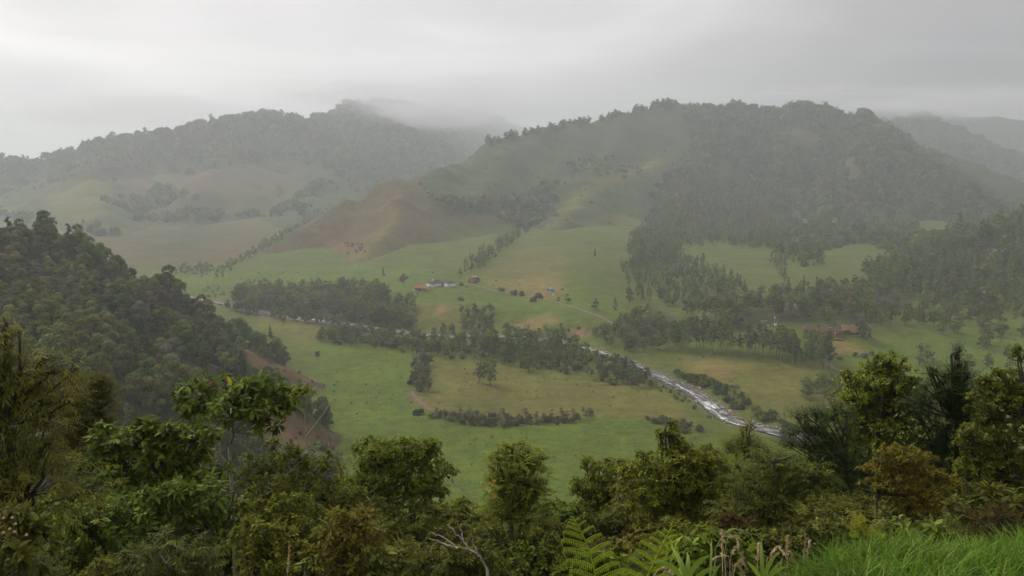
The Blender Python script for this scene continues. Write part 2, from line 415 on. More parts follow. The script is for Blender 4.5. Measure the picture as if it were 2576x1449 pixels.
def fg_h(x, y):
    """the hillside the photographer stands on"""
    yb = 1.7 + 1.95 * np.clip((x - 0.7) / 0.5, 0, 1) + 1.15 * np.clip((x - 1.25) / 0.9, 0, 1) + 0.5 * np.clip((x - 3) / 6, 0, 1) - 1.0 * np.clip((-x - 1) / 4, 0, 1)
    e = y - yb
    drop = 0.66 * (np.sqrt(np.maximum(e, 0) ** 2 + 0.5) - 0.7) * (e > 0)
    far = np.clip((y - 60) / 100, 0, 1)
    z = 128.4 - 0.20 * np.clip(y, -30, 5) - 0.155 * np.clip(y - 5, 0, 400) - np.where(e > 0, drop, 0) + 0.10 * np.clip(-y - 4, 0, 200)
    z = z + 0.12 * fbm(x, y, 3.0, 3, 77) * np.clip(np.hypot(x, y) / 3, 0, 1) + 2.0 * fbm(x, y, 30, 3, 78) * np.clip((np.hypot(x, y) - 12) / 20, 0, 1)
    z = z - 0.0011 * np.clip(np.abs(x) - 40, 0, 400) ** 2
    return np.maximum(z, -25)
def hills_max(x, y):
    h = layer_h('M1', x, y)
    for nm in ('M2', 'M3', 'H1', 'H2'): h = np.maximum(h, layer_h(nm, x, y))
    return np.maximum(h, fg_h(x, y))
def valley_h(x, y):
    hm = np.minimum(hills_max(x, y), 800)
    return smax(valley_base(x, y), hm - 2.5 - 30 * np.clip((y - 1100) / 300, 0, 1), 2.2)
NAMES = ['V', 'M1', 'M2', 'M3', 'H1', 'H2', 'F']
def surf_exact(x, y):
    x = np.asarray(x, float); y = np.asarray(y, float)
    hs = [layer_h(nm, x, y) for nm in NAMES[1:6]] + [fg_h(x, y)]
    hm = np.max(hs, axis=0)
    v = smax(valley_base(x, y), np.minimum(hm, 800) - 2.5 - 30 * np.clip((y - 1100) / 300, 0, 1), 2.2)
    al = np.stack([v] + hs)
    return al.max(0), al.argmax(0)
class Raster:
    """the height of the land and its topmost layer, looked up in a table"""
    def __init__(s, x0, x1, y0, y1, st):
        s.x0, s.y0, s.st = x0, y0, st; xs, ys = np.arange(x0, x1 + st, st), np.arange(y0, y1 + st, st); s.n, s.m = len(ys), len(xs)
        X, Y = np.meshgrid(xs, ys); s.z, s.a = surf_exact(X, Y)
    def __call__(s, x, y):
        u = np.clip((x - s.x0) / s.st, 0, s.m - 1.001); v = np.clip((y - s.y0) / s.st, 0, s.n - 1.001)
        i = u.astype(int); j = v.astype(int); u = u - i; v = v - j
        z = (s.z[j, i] * (1 - u) + s.z[j, i + 1] * u) * (1 - v) + (s.z[j + 1, i] * (1 - u) + s.z[j + 1, i + 1] * u) * v
        return z, s.a[j + (v > .5), i + (u > .5)]
_near = Raster(-500, 900, 214, 1240, 3.0); _mid = Raster(-1100, 1800, 1200, 2600, 8.0); _far = Raster(-3600, 4600, 214, 9600, 20.0)
def surf(x, y):
    x, y = np.broadcast_arrays(np.asarray(x, float), np.asarray(y, float))
    z = fg_h(x, y); a = np.full(x.shape, 6)
    n = (y >= 216) & (y < 1236) & (x > -496) & (x < 896); m_ = (y >= 1236) & (y < 2590) & (x > -1090) & (x < 1790); f = (y >= 216) & ~n & ~m_
    if m_.any(): q = _mid(x[m_], y[m_]); z = z.copy(); z[m_] = q[0]; a[m_] = q[1]
    if n.any(): q = _near(x[n], y[n]); z = z.copy(); z[n] = q[0]; a[n] = q[1]
    if f.any(): q = _far(x[f], y[f]); z = z.copy(); z[f] = q[0]; a[f] = q[1]
    return z, a
_T = np.concatenate([np.linspace(2, 200, 60)[:-1], np.linspace(200, 1200, 420)[:-1], np.linspace(1200, 2600, 300)[:-1], np.linspace(2600, 9500, 420)])
def hit(px, py, skip=60):
    """first point of the land seen at a photo position (beyond `skip` metres)"""
    x, y, z = ray(px, py); T = _T[_T > skip]; t = T / y
    X, Y, Z = CAM[0] + t * x, T, CAM[2] + t * z
    below = Z < surf(X, Y)[0]
    i = int(np.argmax(below)) if below.any() else len(T) - 1
    a, b = T[max(i - 1, 0)], T[i]
    for _ in range(14):
        m = (a + b) / 2; q = m / y
        if CAM[2] + q * z < surf(np.array([CAM[0] + q * x]), np.array([m]))[0][0]: b = m
        else: a = m
    q = b / y
    return np.array([CAM[0] + q * x, b, CAM[2] + q * z])
def ground(p):
    return float(surf(np.array([p[0]]), np.array([p[1]]))[0][0])
def visible(P):
    """is a point of the land in the camera's sight (over the land alone)"""
    P = np.asarray(P, float); ok = np.ones(len(P), bool)
    for f in np.linspace(0.12, 0.975, 40):
        q = CAM + (P - CAM) * f
        ok &= q[:, 2] > surf(q[:, 0], q[:, 1])[0] - 1.0
    return ok

# land cover colours (grass, earth and forest floor)
C_MEADOW = (0.080, 0.112, 0.020); C_OLIVE = (0.112, 0.122, 0.029); C_BROWN = (0.098, 0.086, 0.042); C_HILL = (0.056, 0.078, 0.026)
C_FLOOR = (0.045, 0.052, 0.020); C_SCRUB = (0.062, 0.074, 0.027); C_BRIGHT = (0.082, 0.128, 0.018); C_DRY = (0.165, 0.142, 0.048); C_SOIL = (0.20, 0.125, 0.075); C_RED = (0.116, 0.086, 0.043)
WOOD_RIGHT = [(1600, 640), (1640, 540), (1680, 430), (1740, 350), (1830, 268), (2000, 250), (2180, 285), (2300, 365), (2480, 470), (2640, 570), (2640, 650), (2300, 655), (2230, 640), (2180, 610),
              (2090, 620), (2080, 650), (2020, 680), (1960, 640), (1900, 620), (1740, 618), (1700, 640), (1690, 700)]
COVER = {
 'V': [(C_BROWN, [(60, 560), (560, 500), (700, 560), (640, 640), (520, 668), (420, 672), (250, 690)], 16), (C_HILL, [(330, 600), (520, 560), (560, 610), (420, 650)], 20),
       (C_BRIGHT, [(780, 860), (1040, 890), (1030, 1000), (1080, 1040), (1250, 1070), (1600, 1055), (1760, 1080), (1830, 1120), (1800, 1300), (900, 1300), (850, 1100)], 10),
       (C_OLIVE, [(1075, 905), (1190, 905), (1420, 940), (1640, 970), (1720, 1030), (1760, 1080), (1620, 1050), (1480, 1050), (1250, 1045), (1090, 1030), (1060, 990)], 8),
       (C_OLIVE, [(1660, 895), (2080, 925), (2120, 1010), (2060, 1090), (1900, 1050), (1800, 960), (1720, 940)], 12),
       (C_DRY, [(1700, 905), (1800, 905), (1860, 935), (1800, 950)], 16),
       (C_BRIGHT, [(410, 690), (900, 660), (1250, 700), (1560, 740), (1600, 810), (1300, 800), (1100, 760), (900, 735), (560, 730), (420, 725)], 14),
       (C_OLIVE, [(1050, 770), (1160, 760), (1200, 800), (1150, 830), (1040, 810)], 14),
       (C_DRY, [(1310, 805), (1420, 790), (1420, 808), (1350, 830), (1290, 830)], 8),
       (C_SOIL, [(1097, 775), (1112, 768), (1120, 778), (1110, 792), (1094, 790)], 3),
       (C_SOIL, [(1430, 830), (1465, 826), (1480, 846), (1440, 856)], 3),
       (C_OLIVE, [(600, 770), (760, 800), (820, 830), (780, 870), (640, 820)], 12),
       (C_OLIVE, [(1190, 690), (1330, 620), (1430, 625), (1420, 740), (1350, 760), (1250, 735)], 10),
       (C_DRY, [(1260, 715), (1400, 700), (1420, 740), (1350, 755)], 14),
       (C_DRY, [(2080, 865), (2140, 860), (2210, 890), (2120, 895)], 6),
       (C_BRIGHT, [(1690, 880), (1880, 815), (1950, 812), (1970, 850), (1840, 880)], 8),
       (C_BRIGHT, [(2150, 860), (2620, 830), (2620, 980), (2300, 990)], 20),
       (C_FLOOR, [(580, 735), (930, 725), (1050, 790), (1040, 828), (900, 828), (700, 800), (590, 785)], 8),
       (C_FLOOR, [(1560, 800), (1640, 770), (1720, 810), (1900, 760), (2200, 720), (2300, 760), (2200, 815), (1960, 815), (1720, 860), (1580, 870)], 12),
       (C_SOIL, [(1030, 985), (1042, 985), (1062, 1005), (1078, 1025), (1066, 1028), (1040, 1005)], 2)],
 'M1': [(C_BROWN, [(530, 700), (640, 640), (870, 500), (1000, 430), (1060, 460), (1080, 520), (1120, 560), (1180, 640), (1100, 670), (900, 680), (700, 690)], 12),
        (C_RED, [(680, 660), (820, 570), (880, 570), (900, 640), (820, 665)], 22),
        (C_OLIVE, [(1000, 520), (1010, 530), (960, 610), (890, 670), (880, 660), (950, 590)], 8),
        (C_BROWN, [(1080, 520), (1300, 520), (1290, 560), (1150, 570)], 25),
        (C_BRIGHT, [(1140, 600), (1320, 560), (1330, 620), (1200, 690), (1000, 680), (1080, 650)], 25),
        (C_OLIVE, [(1360, 590), (1440, 490), (1560, 430), (1690, 385), (1670, 410), (1480, 500), (1400, 580)], 8),  # light along the spur ridge, painted as a lighter olive strip
        (C_OLIVE, [(1190, 690), (1330, 618), (1430, 625), (1420, 760), (1250, 745)], 8),
        (C_BRIGHT, [(1430, 600), (1600, 540), (1600, 800), (1400, 780), (1420, 640)], 14),
        (C_OLIVE, [(1480, 560), (1600, 540), (1600, 620), (1500, 640)], 20),
        (C_BRIGHT, [(1740, 600), (1930, 610), (1940, 740), (1860, 740), (1760, 660)], 10), (C_OLIVE, [(1780, 620), (1900, 625), (1910, 690), (1850, 690)], 18),
        (C_BRIGHT, [(1950, 640), (2020, 670), (2090, 625), (2230, 630), (2220, 690), (2000, 720)], 10),
        (C_SCRUB, WOOD_RIGHT, 24), (C_FLOOR, [(1560, 640), (1700, 610), (1890, 720), (1880, 760), (1700, 760), (1570, 740)], 10),
        (C_FLOOR, [(1060, 460), (1100, 500), (1300, 500), (1380, 470), (1400, 520), (1340, 580), (1250, 540), (1120, 540)], 14)],
 'M2': [(C_BROWN, [(150, 620), (420, 560), (560, 640), (500, 690), (200, 700)], 30),
        (C_BRIGHT, [(420, 660), (620, 610), (640, 640), (530, 690), (420, 700)], 16),
        (C_OLIVE, [(100, 490), (200, 440), (290, 470), (260, 540), (150, 560)], 12),
        (C_BROWN, [(300, 430), (700, 400), (760, 480), (560, 520), (330, 500)], 30),
        (C_FLOOR, [(-600, 480), (0, 395), (300, 330), (620, 270), (950, 240), (1500, 230), (1500, 470), (900, 480), (820, 430), (700, 400), (560, 420), (330, 440), (60, 470), (-200, 560)], 14)],
 'M3': [(C_FLOOR, [(0, 0), (4000, 0), (4000, 1400), (0, 1400)], 1)],
 'H1': [(C_FLOOR, [(-2000, 0), (2000, 0), (2000, 1600), (-2000, 1600)], 1),
        (C_BRIGHT, [(120, 672), (190, 655), (200, 668), (150, 692)], 5),
        (C_RED, [(600, 865), (660, 900), (800, 955), (830, 985), (790, 990), (700, 960), (620, 930)], 8),
        (C_BROWN, [(420, 890), (520, 930), (640, 985), (590, 1000), (470, 960)], 10),
        (C_RED, [(640, 975), (760, 1050), (900, 1140), (880, 1170), (760, 1150), (680, 1120), (640, 1060)], 12),
        (C_BROWN, [(820, 1010), (870, 1020), (900, 1060), (960, 1120), (900, 1140), (830, 1080)], 10)],
 'H2': [(C_FLOOR, [(2150, 500), (2800, 400), (2800, 780), (2200, 760)], 10)],
 'F': [],
}
BASE = {'V': C_MEADOW, 'M1': C_HILL, 'M2': C_HILL, 'M3': C_FLOOR, 'H1': C_BROWN, 'H2': C_MEADOW, 'F': (0.045, 0.05, 0.022)}
def cover_col(nm, x, y, z):
    px, py = proj(np.stack([x, y, z], -1))
    s = 10 if nm in ('V', 'H1') else 14
    jx = px + fbm(x, y, 22, 3, 51) * s * 1.6; jy = py + fbm(x, y, 22, 3, 61) * s * 0.8
    c = np.empty(x.shape + (3,)); c[:] = BASE[nm]
    for col, poly, soft in COVER[nm]:
        m = soft_poly(jx, jy, poly, soft)[..., None]
        c = c * (1 - m) + np.array(col) * m
    if nm == 'V':
        d, _, _ = line_dist(x, y, _r60)
        m = np.clip((300 - y) / 15, 0, 1) * np.clip((820 - px) / 60, 0, 1)
        c = c * (1 - m[..., None]) + np.array(C_FLOOR) * m[..., None]
        m = np.clip((9 - d + 4 * fbm(x, y, 12, 3, 9)) / 5, 0, 1)[..., None]
        c = c * (1 - m) + np.array((0.15, 0.125, 0.085)) * m
    return c
def grid_land(name, nm, xs, ys, fn, label):
    X, Y = np.meshgrid(xs, ys); Z = fn(X, Y)
    n, m = X.shape
    V = np.stack([X, Y, Z], -1).reshape(-1, 3)
    i = np.arange(n - 1)[:, None] * m; j = np.arange(m - 1)[None]
    Q = np.stack([i + j, i + j + 1, i + m + j + 1, i + m + j], -1).reshape(-1, 4)
    if nm != 'V':       # drop what is far under the valley floor
        keep = (V[Q, 2].max(1) > -12); Q = Q[keep]
        used = np.unique(Q); mp = np.full(len(V), -1); mp[used] = np.arange(len(used)); V = V[used]; Q = mp[Q]
    c = cover_col(nm, V[:, 0], V[:, 1], V[:, 2])
    o = part(name, mesh_np(name, V, Q, LAND, smooth=True, colors=c))
    tag(o, label=label, kind='structure')
    return o
def axis(lo, hi, step, LO=-7000, HI=7500, n=22):
    a = np.arange(lo, hi + step, step)
    return np.concatenate([lo - (lo - LO) * (np.linspace(1, 0, n)[:-1] ** 2), a, a[-1] + (HI - a[-1]) * (np.linspace(0, 1, n)[1:] ** 2)])
grid_land('valley_floor', 'V', axis(-420, 620, 4), axis(225, 1130, 4, LO=-1500, HI=10500), valley_h, 'green and olive pastures of the flat valley floor')
grid_land('mountain', 'M1', np.arange(-620, 1900, 8.0), np.arange(840, 2900, 8.0), lambda x, y: layer_h('M1', x, y), 'main mountain with bare grassy spurs and a wooded face behind the farm')
grid_land('mountain', 'M2', np.arange(-3000, 1200, 14.0), np.concatenate([np.arange(900, 3300, 14.0), np.arange(3300, 9600, 60.0)]), lambda x, y: layer_h('M2', x, y), 'pale misty mountain behind the bare pointed spur')
grid_land('mountain', 'M3', np.arange(400, 5200, 28.0), np.arange(1500, 6600, 28.0), lambda x, y: layer_h('M3', x, y), 'blue grey mountain fading into cloud behind the wooded face')
grid_land('hill', 'H1', np.arange(-520, 40, 3.0), np.arange(215, 640, 3.0), lambda x, y: layer_h('H1', x, y), 'near wooded hill with rusty brown grass patches')
grid_land('hill', 'H2', np.arange(250, 1200, 6.0), np.arange(600, 1300, 6.0), lambda x, y: layer_h('H2', x, y), 'low hill covered with eucalyptus beyond the scattered pasture trees')
xs = np.concatenate([np.linspace(-200, -16, 40)[:-1], np.linspace(-16, 16, 110), np.linspace(16, 200, 40)[1:]])
ys = np.concatenate([np.linspace(-80, -4, 20)[:-1], np.linspace(-4, 40, 120), np.linspace(40, 260, 60)[1:]])
grid_land('hillside', 'F', xs, ys, fg_h, 'steep overgrown hillside falling away below the viewpoint')

# ------------------------------------------------------------------ haze
hz, nt, n_, l_, b_ = new_mat('haze_air')
n_.remove(b_)
pv = n_.new('ShaderNodeVolumePrincipled'); pv.inputs['Density'].default_value = HAZE_DENSITY
pv.inputs['Color'].default_value = (0.90, 0.945, 1.0, 1); pv.inputs['Anisotropy'].default_value = 0.45
l_.new(pv.outputs[0], n_['Material Output'].inputs['Volume'])
b = MB(); b.box(-7200, 7700, -1700, 10700, -30, 600)
tag(part('haze', b.mesh('haze', hz)), 'pale even mist filling the whole valley', kind='stuff')
# mist caught on the ridges: soft bodies of cloud, thinner towards their rims
mist_m, nt, n_, l_, b_ = new_mat('mist_air'); n_.remove(b_)
tcm = n_.new('ShaderNodeTexCoord'); ln_ = n_.new('ShaderNodeVectorMath'); ln_.operation = 'LENGTH'; l_.new(tcm.outputs['Object'], ln_.inputs[0])
fall = n_.new('ShaderNodeMapRange'); fall.interpolation_type = 'SMOOTHERSTEP'; l_.new(ln_.outputs['Value'], fall.inputs[0])
fall.inputs[1].default_value = 0.15; fall.inputs[2].default_value = 0.98; fall.inputs[3].default_value = 1; fall.inputs[4].default_value = 0
nzm = n_.new('ShaderNodeTexNoise'); nzm.inputs['Scale'].default_value = 2.3; nzm.inputs['Detail'].default_value = 3; l_.new(tcm.outputs['Object'], nzm.inputs['Vector'])
rgm = n_.new('ShaderNodeMapRange'); l_.new(nzm.outputs['Fac'], rgm.inputs[0]); rgm.inputs[1].default_value = .36; rgm.inputs[2].default_value = .62
m1_ = n_.new('ShaderNodeMath'); m1_.operation = 'MULTIPLY'; l_.new(fall.outputs[0], m1_.inputs[0]); l_.new(rgm.outputs[0], m1_.inputs[1])
m2_ = n_.new('ShaderNodeMath'); m2_.operation = 'MULTIPLY'; l_.new(m1_.outputs[0], m2_.inputs[0]); m2_.inputs[1].default_value = 0.0056
pv = n_.new('ShaderNodeVolumePrincipled'); l_.new(m2_.outputs[0], pv.inputs['Density']); pv.inputs['Color'].default_value = (0.95, 0.965, 1.0, 1); pv.inputs['Anisotropy'].default_value = 0.3
l_.new(pv.outputs[0], n_['Material Output'].inputs['Volume'])
bm = bmesh.new(); bmesh.ops.create_icosphere(bm, subdivisions=3, radius=1); mist_me = bpy.data.meshes.new('mist'); bm.to_mesh(mist_me); bm.free(); mist_me.materials.append(mist_m)
for px, py, d, rx, ry, rd, lab in ((1090, 268, 3000, 330, 75, 700, 'bank of cloud filling the gap between the two mountains'), (880, 232, 2900, 300, 42, 450, 'cloud sitting on the highest hump of the misty mountain'), (300, 276, 2450, 460, 62, 420, 'thin mist trailing along the left mountain crest'),
                                   (2400, 258, 3300, 400, 52, 700, 'bank of cloud swallowing the ridge behind the wooded face'), (2040, 230, 2450, 260, 22, 300, 'ragged cloud edge brushing the main mountain crest')):
    o = part('mist', mist_me); o.location = at(px, py, d); o.scale = (rx * d / FPX, rd, ry * d / FPX); tag(o, lab, kind='stuff')
#@@STRUCTURE_END

# ------------------------------------------------------------------ river, stones, road
def ribbon(P, wl_, wr_, zf, cross=6):
    P = np.asarray(P, float); t = np.gradient(P[:, :2], axis=0); t /= np.linalg.norm(t, axis=1)[:, None] + 1e-9
    nrm = np.stack([-t[:, 1], t[:, 0]], 1)
    c = np.linspace(0, 1, cross + 1)
    off = -np.asarray(wl_)[:, None] * (1 - c)[None] + np.asarray(wr_)[:, None] * c[None]
    XY = P[:, None, :2] + nrm[:, None] * off[..., None]
    Z = zf(XY[..., 0], XY[..., 1])
    V = np.concatenate([XY, Z[..., None]], -1).reshape(-1, 3); n, m = len(P), cross + 1
    i = np.arange(n - 1)[:, None] * m; j = np.arange(cross)[None]
    Q = np.stack([i + j, i + m + j, i + m + j + 1, i + j + 1], -1).reshape(-1, 4)
    s = np.concatenate([[0], np.cumsum(np.linalg.norm(np.diff(P[:, :2], axis=0), axis=1))])
    UV = np.stack(np.broadcast_arrays(s[:, None], off), -1).reshape(-1, 2)
    return V, Q, UV
wm, nt, n_, l_, b_ = new_mat('river_water')
uv = n_.new('ShaderNodeUVMap')
def wnoise(sx, sy, det, rough=0.6, dist=0.0):
    mp = n_.new('ShaderNodeMapping'); mp.inputs['Scale'].default_value = (sx, sy, 1); l_.new(uv.outputs[0], mp.inputs[0])
    q = n_.new('ShaderNodeTexNoise'); q.inputs['Scale'].default_value = 1; q.inputs['Detail'].default_value = det
    q.inputs['Roughness'].default_value = rough; q.inputs['Distortion'].default_value = dist; l_.new(mp.outputs[0], q.inputs['Vector']); return q.outputs['Fac']
fo = wnoise(0.11, 0.75, 5, 0.62, 0.9); rap = wnoise(0.018, 0.10, 2)
def nm_(op, a, b=None, cl=False):
    q = n_.new('ShaderNodeMath'); q.operation = op; q.use_clamp = cl
    for i, v in enumerate((a, b)):
        if v is None: continue
        if isinstance(v, (int, float)): q.inputs[i].default_value = v
        else: l_.new(v, q.inputs[i])
    return q.outputs[0]
fm = nm_('MULTIPLY', nm_('SUBTRACT', nm_('ADD', fo, nm_('MULTIPLY', rap, 0.55)), 0.815), 9.0, True)
mx = n_.new('ShaderNodeMix'); mx.data_type = 'RGBA'; l_.new(fm, mx.inputs[0])
mx.inputs[6].default_value = (0.060, 0.054, 0.052, 1); mx.inputs[7].default_value = (0.78, 0.78, 0.76, 1)
l_.new(mx.outputs[2], b_.inputs['Base Color'])
rr = n_.new('ShaderNodeMapRange'); l_.new(fm, rr.inputs[0]); rr.inputs[3].default_value = 0.28; rr.inputs[4].default_value = 0.8
l_.new(rr.outputs[0], b_.inputs['Roughness']); b_.inputs['IOR'].default_value = 1.33; b_.inputs['Specular IOR Level'].default_value = 0.35
bp = n_.new('ShaderNodeBump'); bp.inputs['Strength'].default_value = 1.0; bp.inputs['Distance'].default_value = 0.35
l_.new(wnoise(0.35, 1.1, 5, 0.65, 0.5), bp.inputs['Height']); l_.new(bp.outputs[0], b_.inputs['Normal'])
V, Q, UV = ribbon(RIVER, RIVER_W * (0.86 + 0.25 * fbm(np.arange(300), np.zeros(300), 18, 3, 5)), RIVER_W * (0.86 + 0.25 * fbm(np.arange(300), np.zeros(300), 18, 3, 6)),
                  lambda x, y: WATER_Z + 0.22 * fbm(x, y, 5, 3, 12), 8)
me = mesh_np('river', V, Q, wm, smooth=True)
ul = me.uv_layers.new(name='UVMap'); li = np.empty(len(me.loops), np.int32); me.loops.foreach_get('vertex_index', li)
ul.data.foreach_set('uv', UV[li].astype(np.float32).ravel())
tag(part('river', me), 'shallow grey river with white rapids winding through the valley', kind='structure')

def mesh_collection(name, meshes):
    c = bpy.data.collections.new(name)
    for i, m in enumerate(meshes):
        o = bpy.data.objects.new('%s_%03d' % (name, i), m); c.objects.link(o)
    return c
def scatter_stuff(name, P, S, A, meshes, label, pick=None, rng=None):
    """one object: copies of the given meshes standing on the points P"""
    rng = rng or np.random.default_rng(3)
    me = bpy.data.meshes.new(name); P = np.ascontiguousarray(P, np.float32)
    me.vertices.add(len(P)); me.vertices.foreach_set('co', P.ravel())
    for nm, val, ty in (('scl', S, 'FLOAT'), ('rot', A, 'FLOAT')):
        a = me.attributes.new(nm, ty, 'POINT'); a.data.foreach_set('value', np.ascontiguousarray(val, np.float32))
    a = me.attributes.new('pick', 'INT', 'POINT')
    a.data.foreach_set('value', np.ascontiguousarray(rng.integers(0, len(meshes), len(P)) if pick is None else pick, np.int32))
    col = mesh_collection(name + '_kinds', meshes)
    g = bpy.data.node_groups.new(name, 'GeometryNodeTree')
    g.interface.new_socket('Geometry', in_out='INPUT', socket_type='NodeSocketGeometry')
    g.interface.new_socket('Geometry', in_out='OUTPUT', socket_type='NodeSocketGeometry')
    gi = g.nodes.new('NodeGroupInput'); go = g.nodes.new('NodeGroupOutput')
    iop = g.nodes.new('GeometryNodeInstanceOnPoints'); ci = g.nodes.new('GeometryNodeCollectionInfo')
    ci.inputs['Collection'].default_value = col; ci.inputs['Separate Children'].default_value = True; ci.inputs['Reset Children'].default_value = True
    def na(nm, ty):
        q = g.nodes.new('GeometryNodeInputNamedAttribute'); q.data_type = ty; q.inputs['Name'].default_value = nm; return q.outputs[0]
    cx_ = g.nodes.new('ShaderNodeCombineXYZ'); g.links.new(na('rot', 'FLOAT'), cx_.inputs[2])
    cs = g.nodes.new('ShaderNodeCombineXYZ'); sv = na('scl', 'FLOAT')
    for i in range(3): g.links.new(sv, cs.inputs[i])
    g.links.new(gi.outputs[0], iop.inputs['Points']); g.links.new(ci.outputs[0], iop.inputs['Instance'])
    iop.inputs['Pick Instance'].default_value = True
    g.links.new(na('pick', 'INT'), iop.inputs['Instance Index']); g.links.new(cx_.outputs[0], iop.inputs['Rotation']); g.links.new(cs.outputs[0], iop.inputs['Scale'])
    g.links.new(iop.outputs[0], go.inputs[0])
    o = part(name, me); md = o.modifiers.new('scatter', 'NODES'); md.node_group = g
    return tag(o, label, kind='stuff')

STONE = plain_mat('river_stone', (0.30, 0.28, 0.26), 0.9, 0.4, 2.0, 0.4)
def stone_mesh(seed, mat):
    bm = bmesh.new(); bmesh.ops.create_icosphere(bm, subdivisions=2, radius=0.5); r_ = random.Random(seed)
    o3 = Vector((r_.random() * 9, r_.random() * 9, 0))
    from mathutils import noise as mn
    for v in bm.verts:
        k = 1 + 0.45 * mn.noise(v.co * 2.1 + o3) + 0.2 * mn.noise(v.co * 5 + o3); v.co *= k; v.co.z *= 0.6; v.co.x *= 1.25
    me = bpy.data.meshes.new('stone'); bm.to_mesh(me); bm.free(); me.materials.append(mat); return me
STONES = [stone_mesh(i, STONE) for i in range(5)]
rg = np.random.default_rng(21)
tt = np.gradient(RIVER, axis=0); tt /= np.linalg.norm(tt, axis=1)[:, None]
k = rg.integers(0, 300, 5200); side = rg.choice([-1, 1], 5200); off = side * RIVER_W[k] * (0.66 + np.abs(rg.normal(size=5200)) * 0.36)
wide = (k > 124) & (k < 175) & (rg.random(5200) < 0.75); off = np.where(wide, RIVER_W[k] * rg.uniform(-1.2, 1.7, 5200), off)
sx = RIVER[k, 0] - tt[k, 1] * off + rg.normal(size=5200); sy = RIVER[k, 1] + tt[k, 0] * off + rg.normal(size=5200)
sz = np.maximum(surf(sx, sy)[0], WATER_Z)
scatter_stuff('river_stones', np.stack([sx, sy, sz], 1), np.exp(rg.normal(size=5200) * 0.5 - 0.45) * np.where(wide, 1.3, .72), rg.uniform(0, 6.28, 5200), STONES, 'pale stones and gravel lining the river bed')
PENDING = []
LAND_MARKS = [('the bright clearing', 158, 672), ('the pale palm', 255, 880), ('the hill summit', 90, 590), ('the rusty slope', 740, 960), ('the brown hill foot', 800, 1080), ('the big leaf tree', 330, 1090), ('the hill toe', 860, 975), ('the hill shoulder', 430, 740),
              ('the lone meadow tree', 1232, 950), ('the red shed', 1038, 728), ('the farmhouse', 1095, 715), ('the brick hut', 1196, 705), ('the blue shelter', 1384, 729), ('the road end', 1570, 836), ('the upper rapids', 1330, 850),
              ('the lower rapids', 1880, 1064), ('the middle rapids', 1700, 965), ('the hedgerow', 1062, 920), ('the hedgerow foot', 1058, 985), ('the shrub belt', 1350, 1055), ('the conical tree', 680, 840), ('the power poles', 1951, 808), ('the ranch house', 2087, 834),
              ('the thatched barn', 2137, 836), ('the round kiosk', 1858, 853), ('the dirt track', 2110, 930), ('the pale pastures', 1950, 690), ('the spur summit', 1000, 430), ('the mountain crest', 1690, 248), ('the stream bed', 1050, 1010), ('the lone road tree', 1498, 765),
              ('the terrace scarp', 1105, 780), ('the pale feathery tree', 798, 900), ('the upper river bend', 600, 770), ('the plantation', 1720, 700), ('the timber pile', 2106, 856), ('the orchard row', 2130, 898), ('the eucalyptus hill', 2450, 680), ('the lone pasture tree', 2470, 860),
              ('the pale trunked tree', 2312, 905), ('the olive field', 1900, 980), ('the big crowned tree', 2200, 1000)]
LM_XY = np.array([(q[1], q[2] * 1.5) for q in LAND_MARKS])
ORD = 'first second third fourth fifth sixth seventh eighth ninth tenth eleventh twelfth thirteenth fourteenth fifteenth sixteenth seventeenth eighteenth nineteenth twentieth twenty-first twenty-second twenty-third twenty-fourth twenty-fifth twenty-sixth twenty-seventh twenty-eighth twenty-ninth thirtieth thirty-first thirty-second thirty-third thirty-fourth thirty-fifth thirty-sixth thirty-seventh thirty-eighth thirty-ninth fortieth'.split()
# larger boulders, one by one
BOULD = []
for i in range(46):
    k = int(rg.integers(100, 190)); off = rg.uniform(-1.1, 1.1) * RIVER_W[k]
    x, y = RIVER[k, 0] - tt[k, 1] * off, RIVER[k, 1] + tt[k, 0] * off
    o = part('boulder', STONES[i % 5]); s = rg.uniform(1.5, 3.0); o.scale = (s, s, s); o.rotation_euler = (0, 0, rg.uniform(0, 6.28))
    o.location = (x, y, max(ground((x, y)), WATER_Z) + 0.05 * s)
    px, py = proj(np.array(o.location)); d = np.hypot(px - LM_XY[:, 0], py * 1.5 - LM_XY[:, 1]); q = np.argsort(d); BOULD.append((q[0], q[1], d[q[0]], o))
BOULD.sort(key=lambda q: q[2])
for i, (a, b, d, o) in enumerate(BOULD):
    n = sum(1 for q in BOULD[:i] if q[:2] == (a, b)); tag(o, f'{ORD[n]} pale boulder in the river from {LAND_MARKS[a][0]} toward {LAND_MARKS[b][0]}', 'boulder', 'boulders in the river rapids')

TRODDEN = plain_mat('trodden_earth', (0.11, 0.09, 0.05), 0.95, 0.4, 0.5, 0.3)
DIRT = plain_mat('dirt_road', (0.18, 0.13, 0.092), 0.95, 0.3, 0.6, 0.3)
ROAD = np.array([hit(px, py) for px, py in [(1152, 713), (1175, 714), (1200, 719), (1230, 728), (1262, 736), (1300, 743), (1340, 749), (1380, 757), (1420, 767), (1460, 779), (1495, 792), (1530, 808), (1552, 822), (1572, 838)]])
ROAD = resample(ROAD[:, :2], 110)
V, Q, _ = ribbon(ROAD, np.full(110, 1.5), np.full(110, 1.5), lambda x, y: surf(x, y)[0] + 0.28, 3)
tag(part('dirt_road', mesh_np('dirt_road', V, Q, DIRT, smooth=True)), 'narrow brown dirt road running from the farm along the slope', kind='structure')
def track(name, P, w, label, n=40, mat=None):
    A = resample(np.array([hit(px, py)[:2] for px, py in P]), n)
    V, Q, _ = ribbon(A, np.full(n, w), np.full(n, w), lambda x, y: surf(x, y)[0] + 0.2, 2)
    tag(part(name, mesh_np(name, V, Q, mat or DIRT, smooth=True)), label, kind='structure')
track('dirt_track', [(2080, 912), (2100, 928), (2125, 936), (2150, 945)], 1.6, 'short brown dirt track below the eucalyptus row')
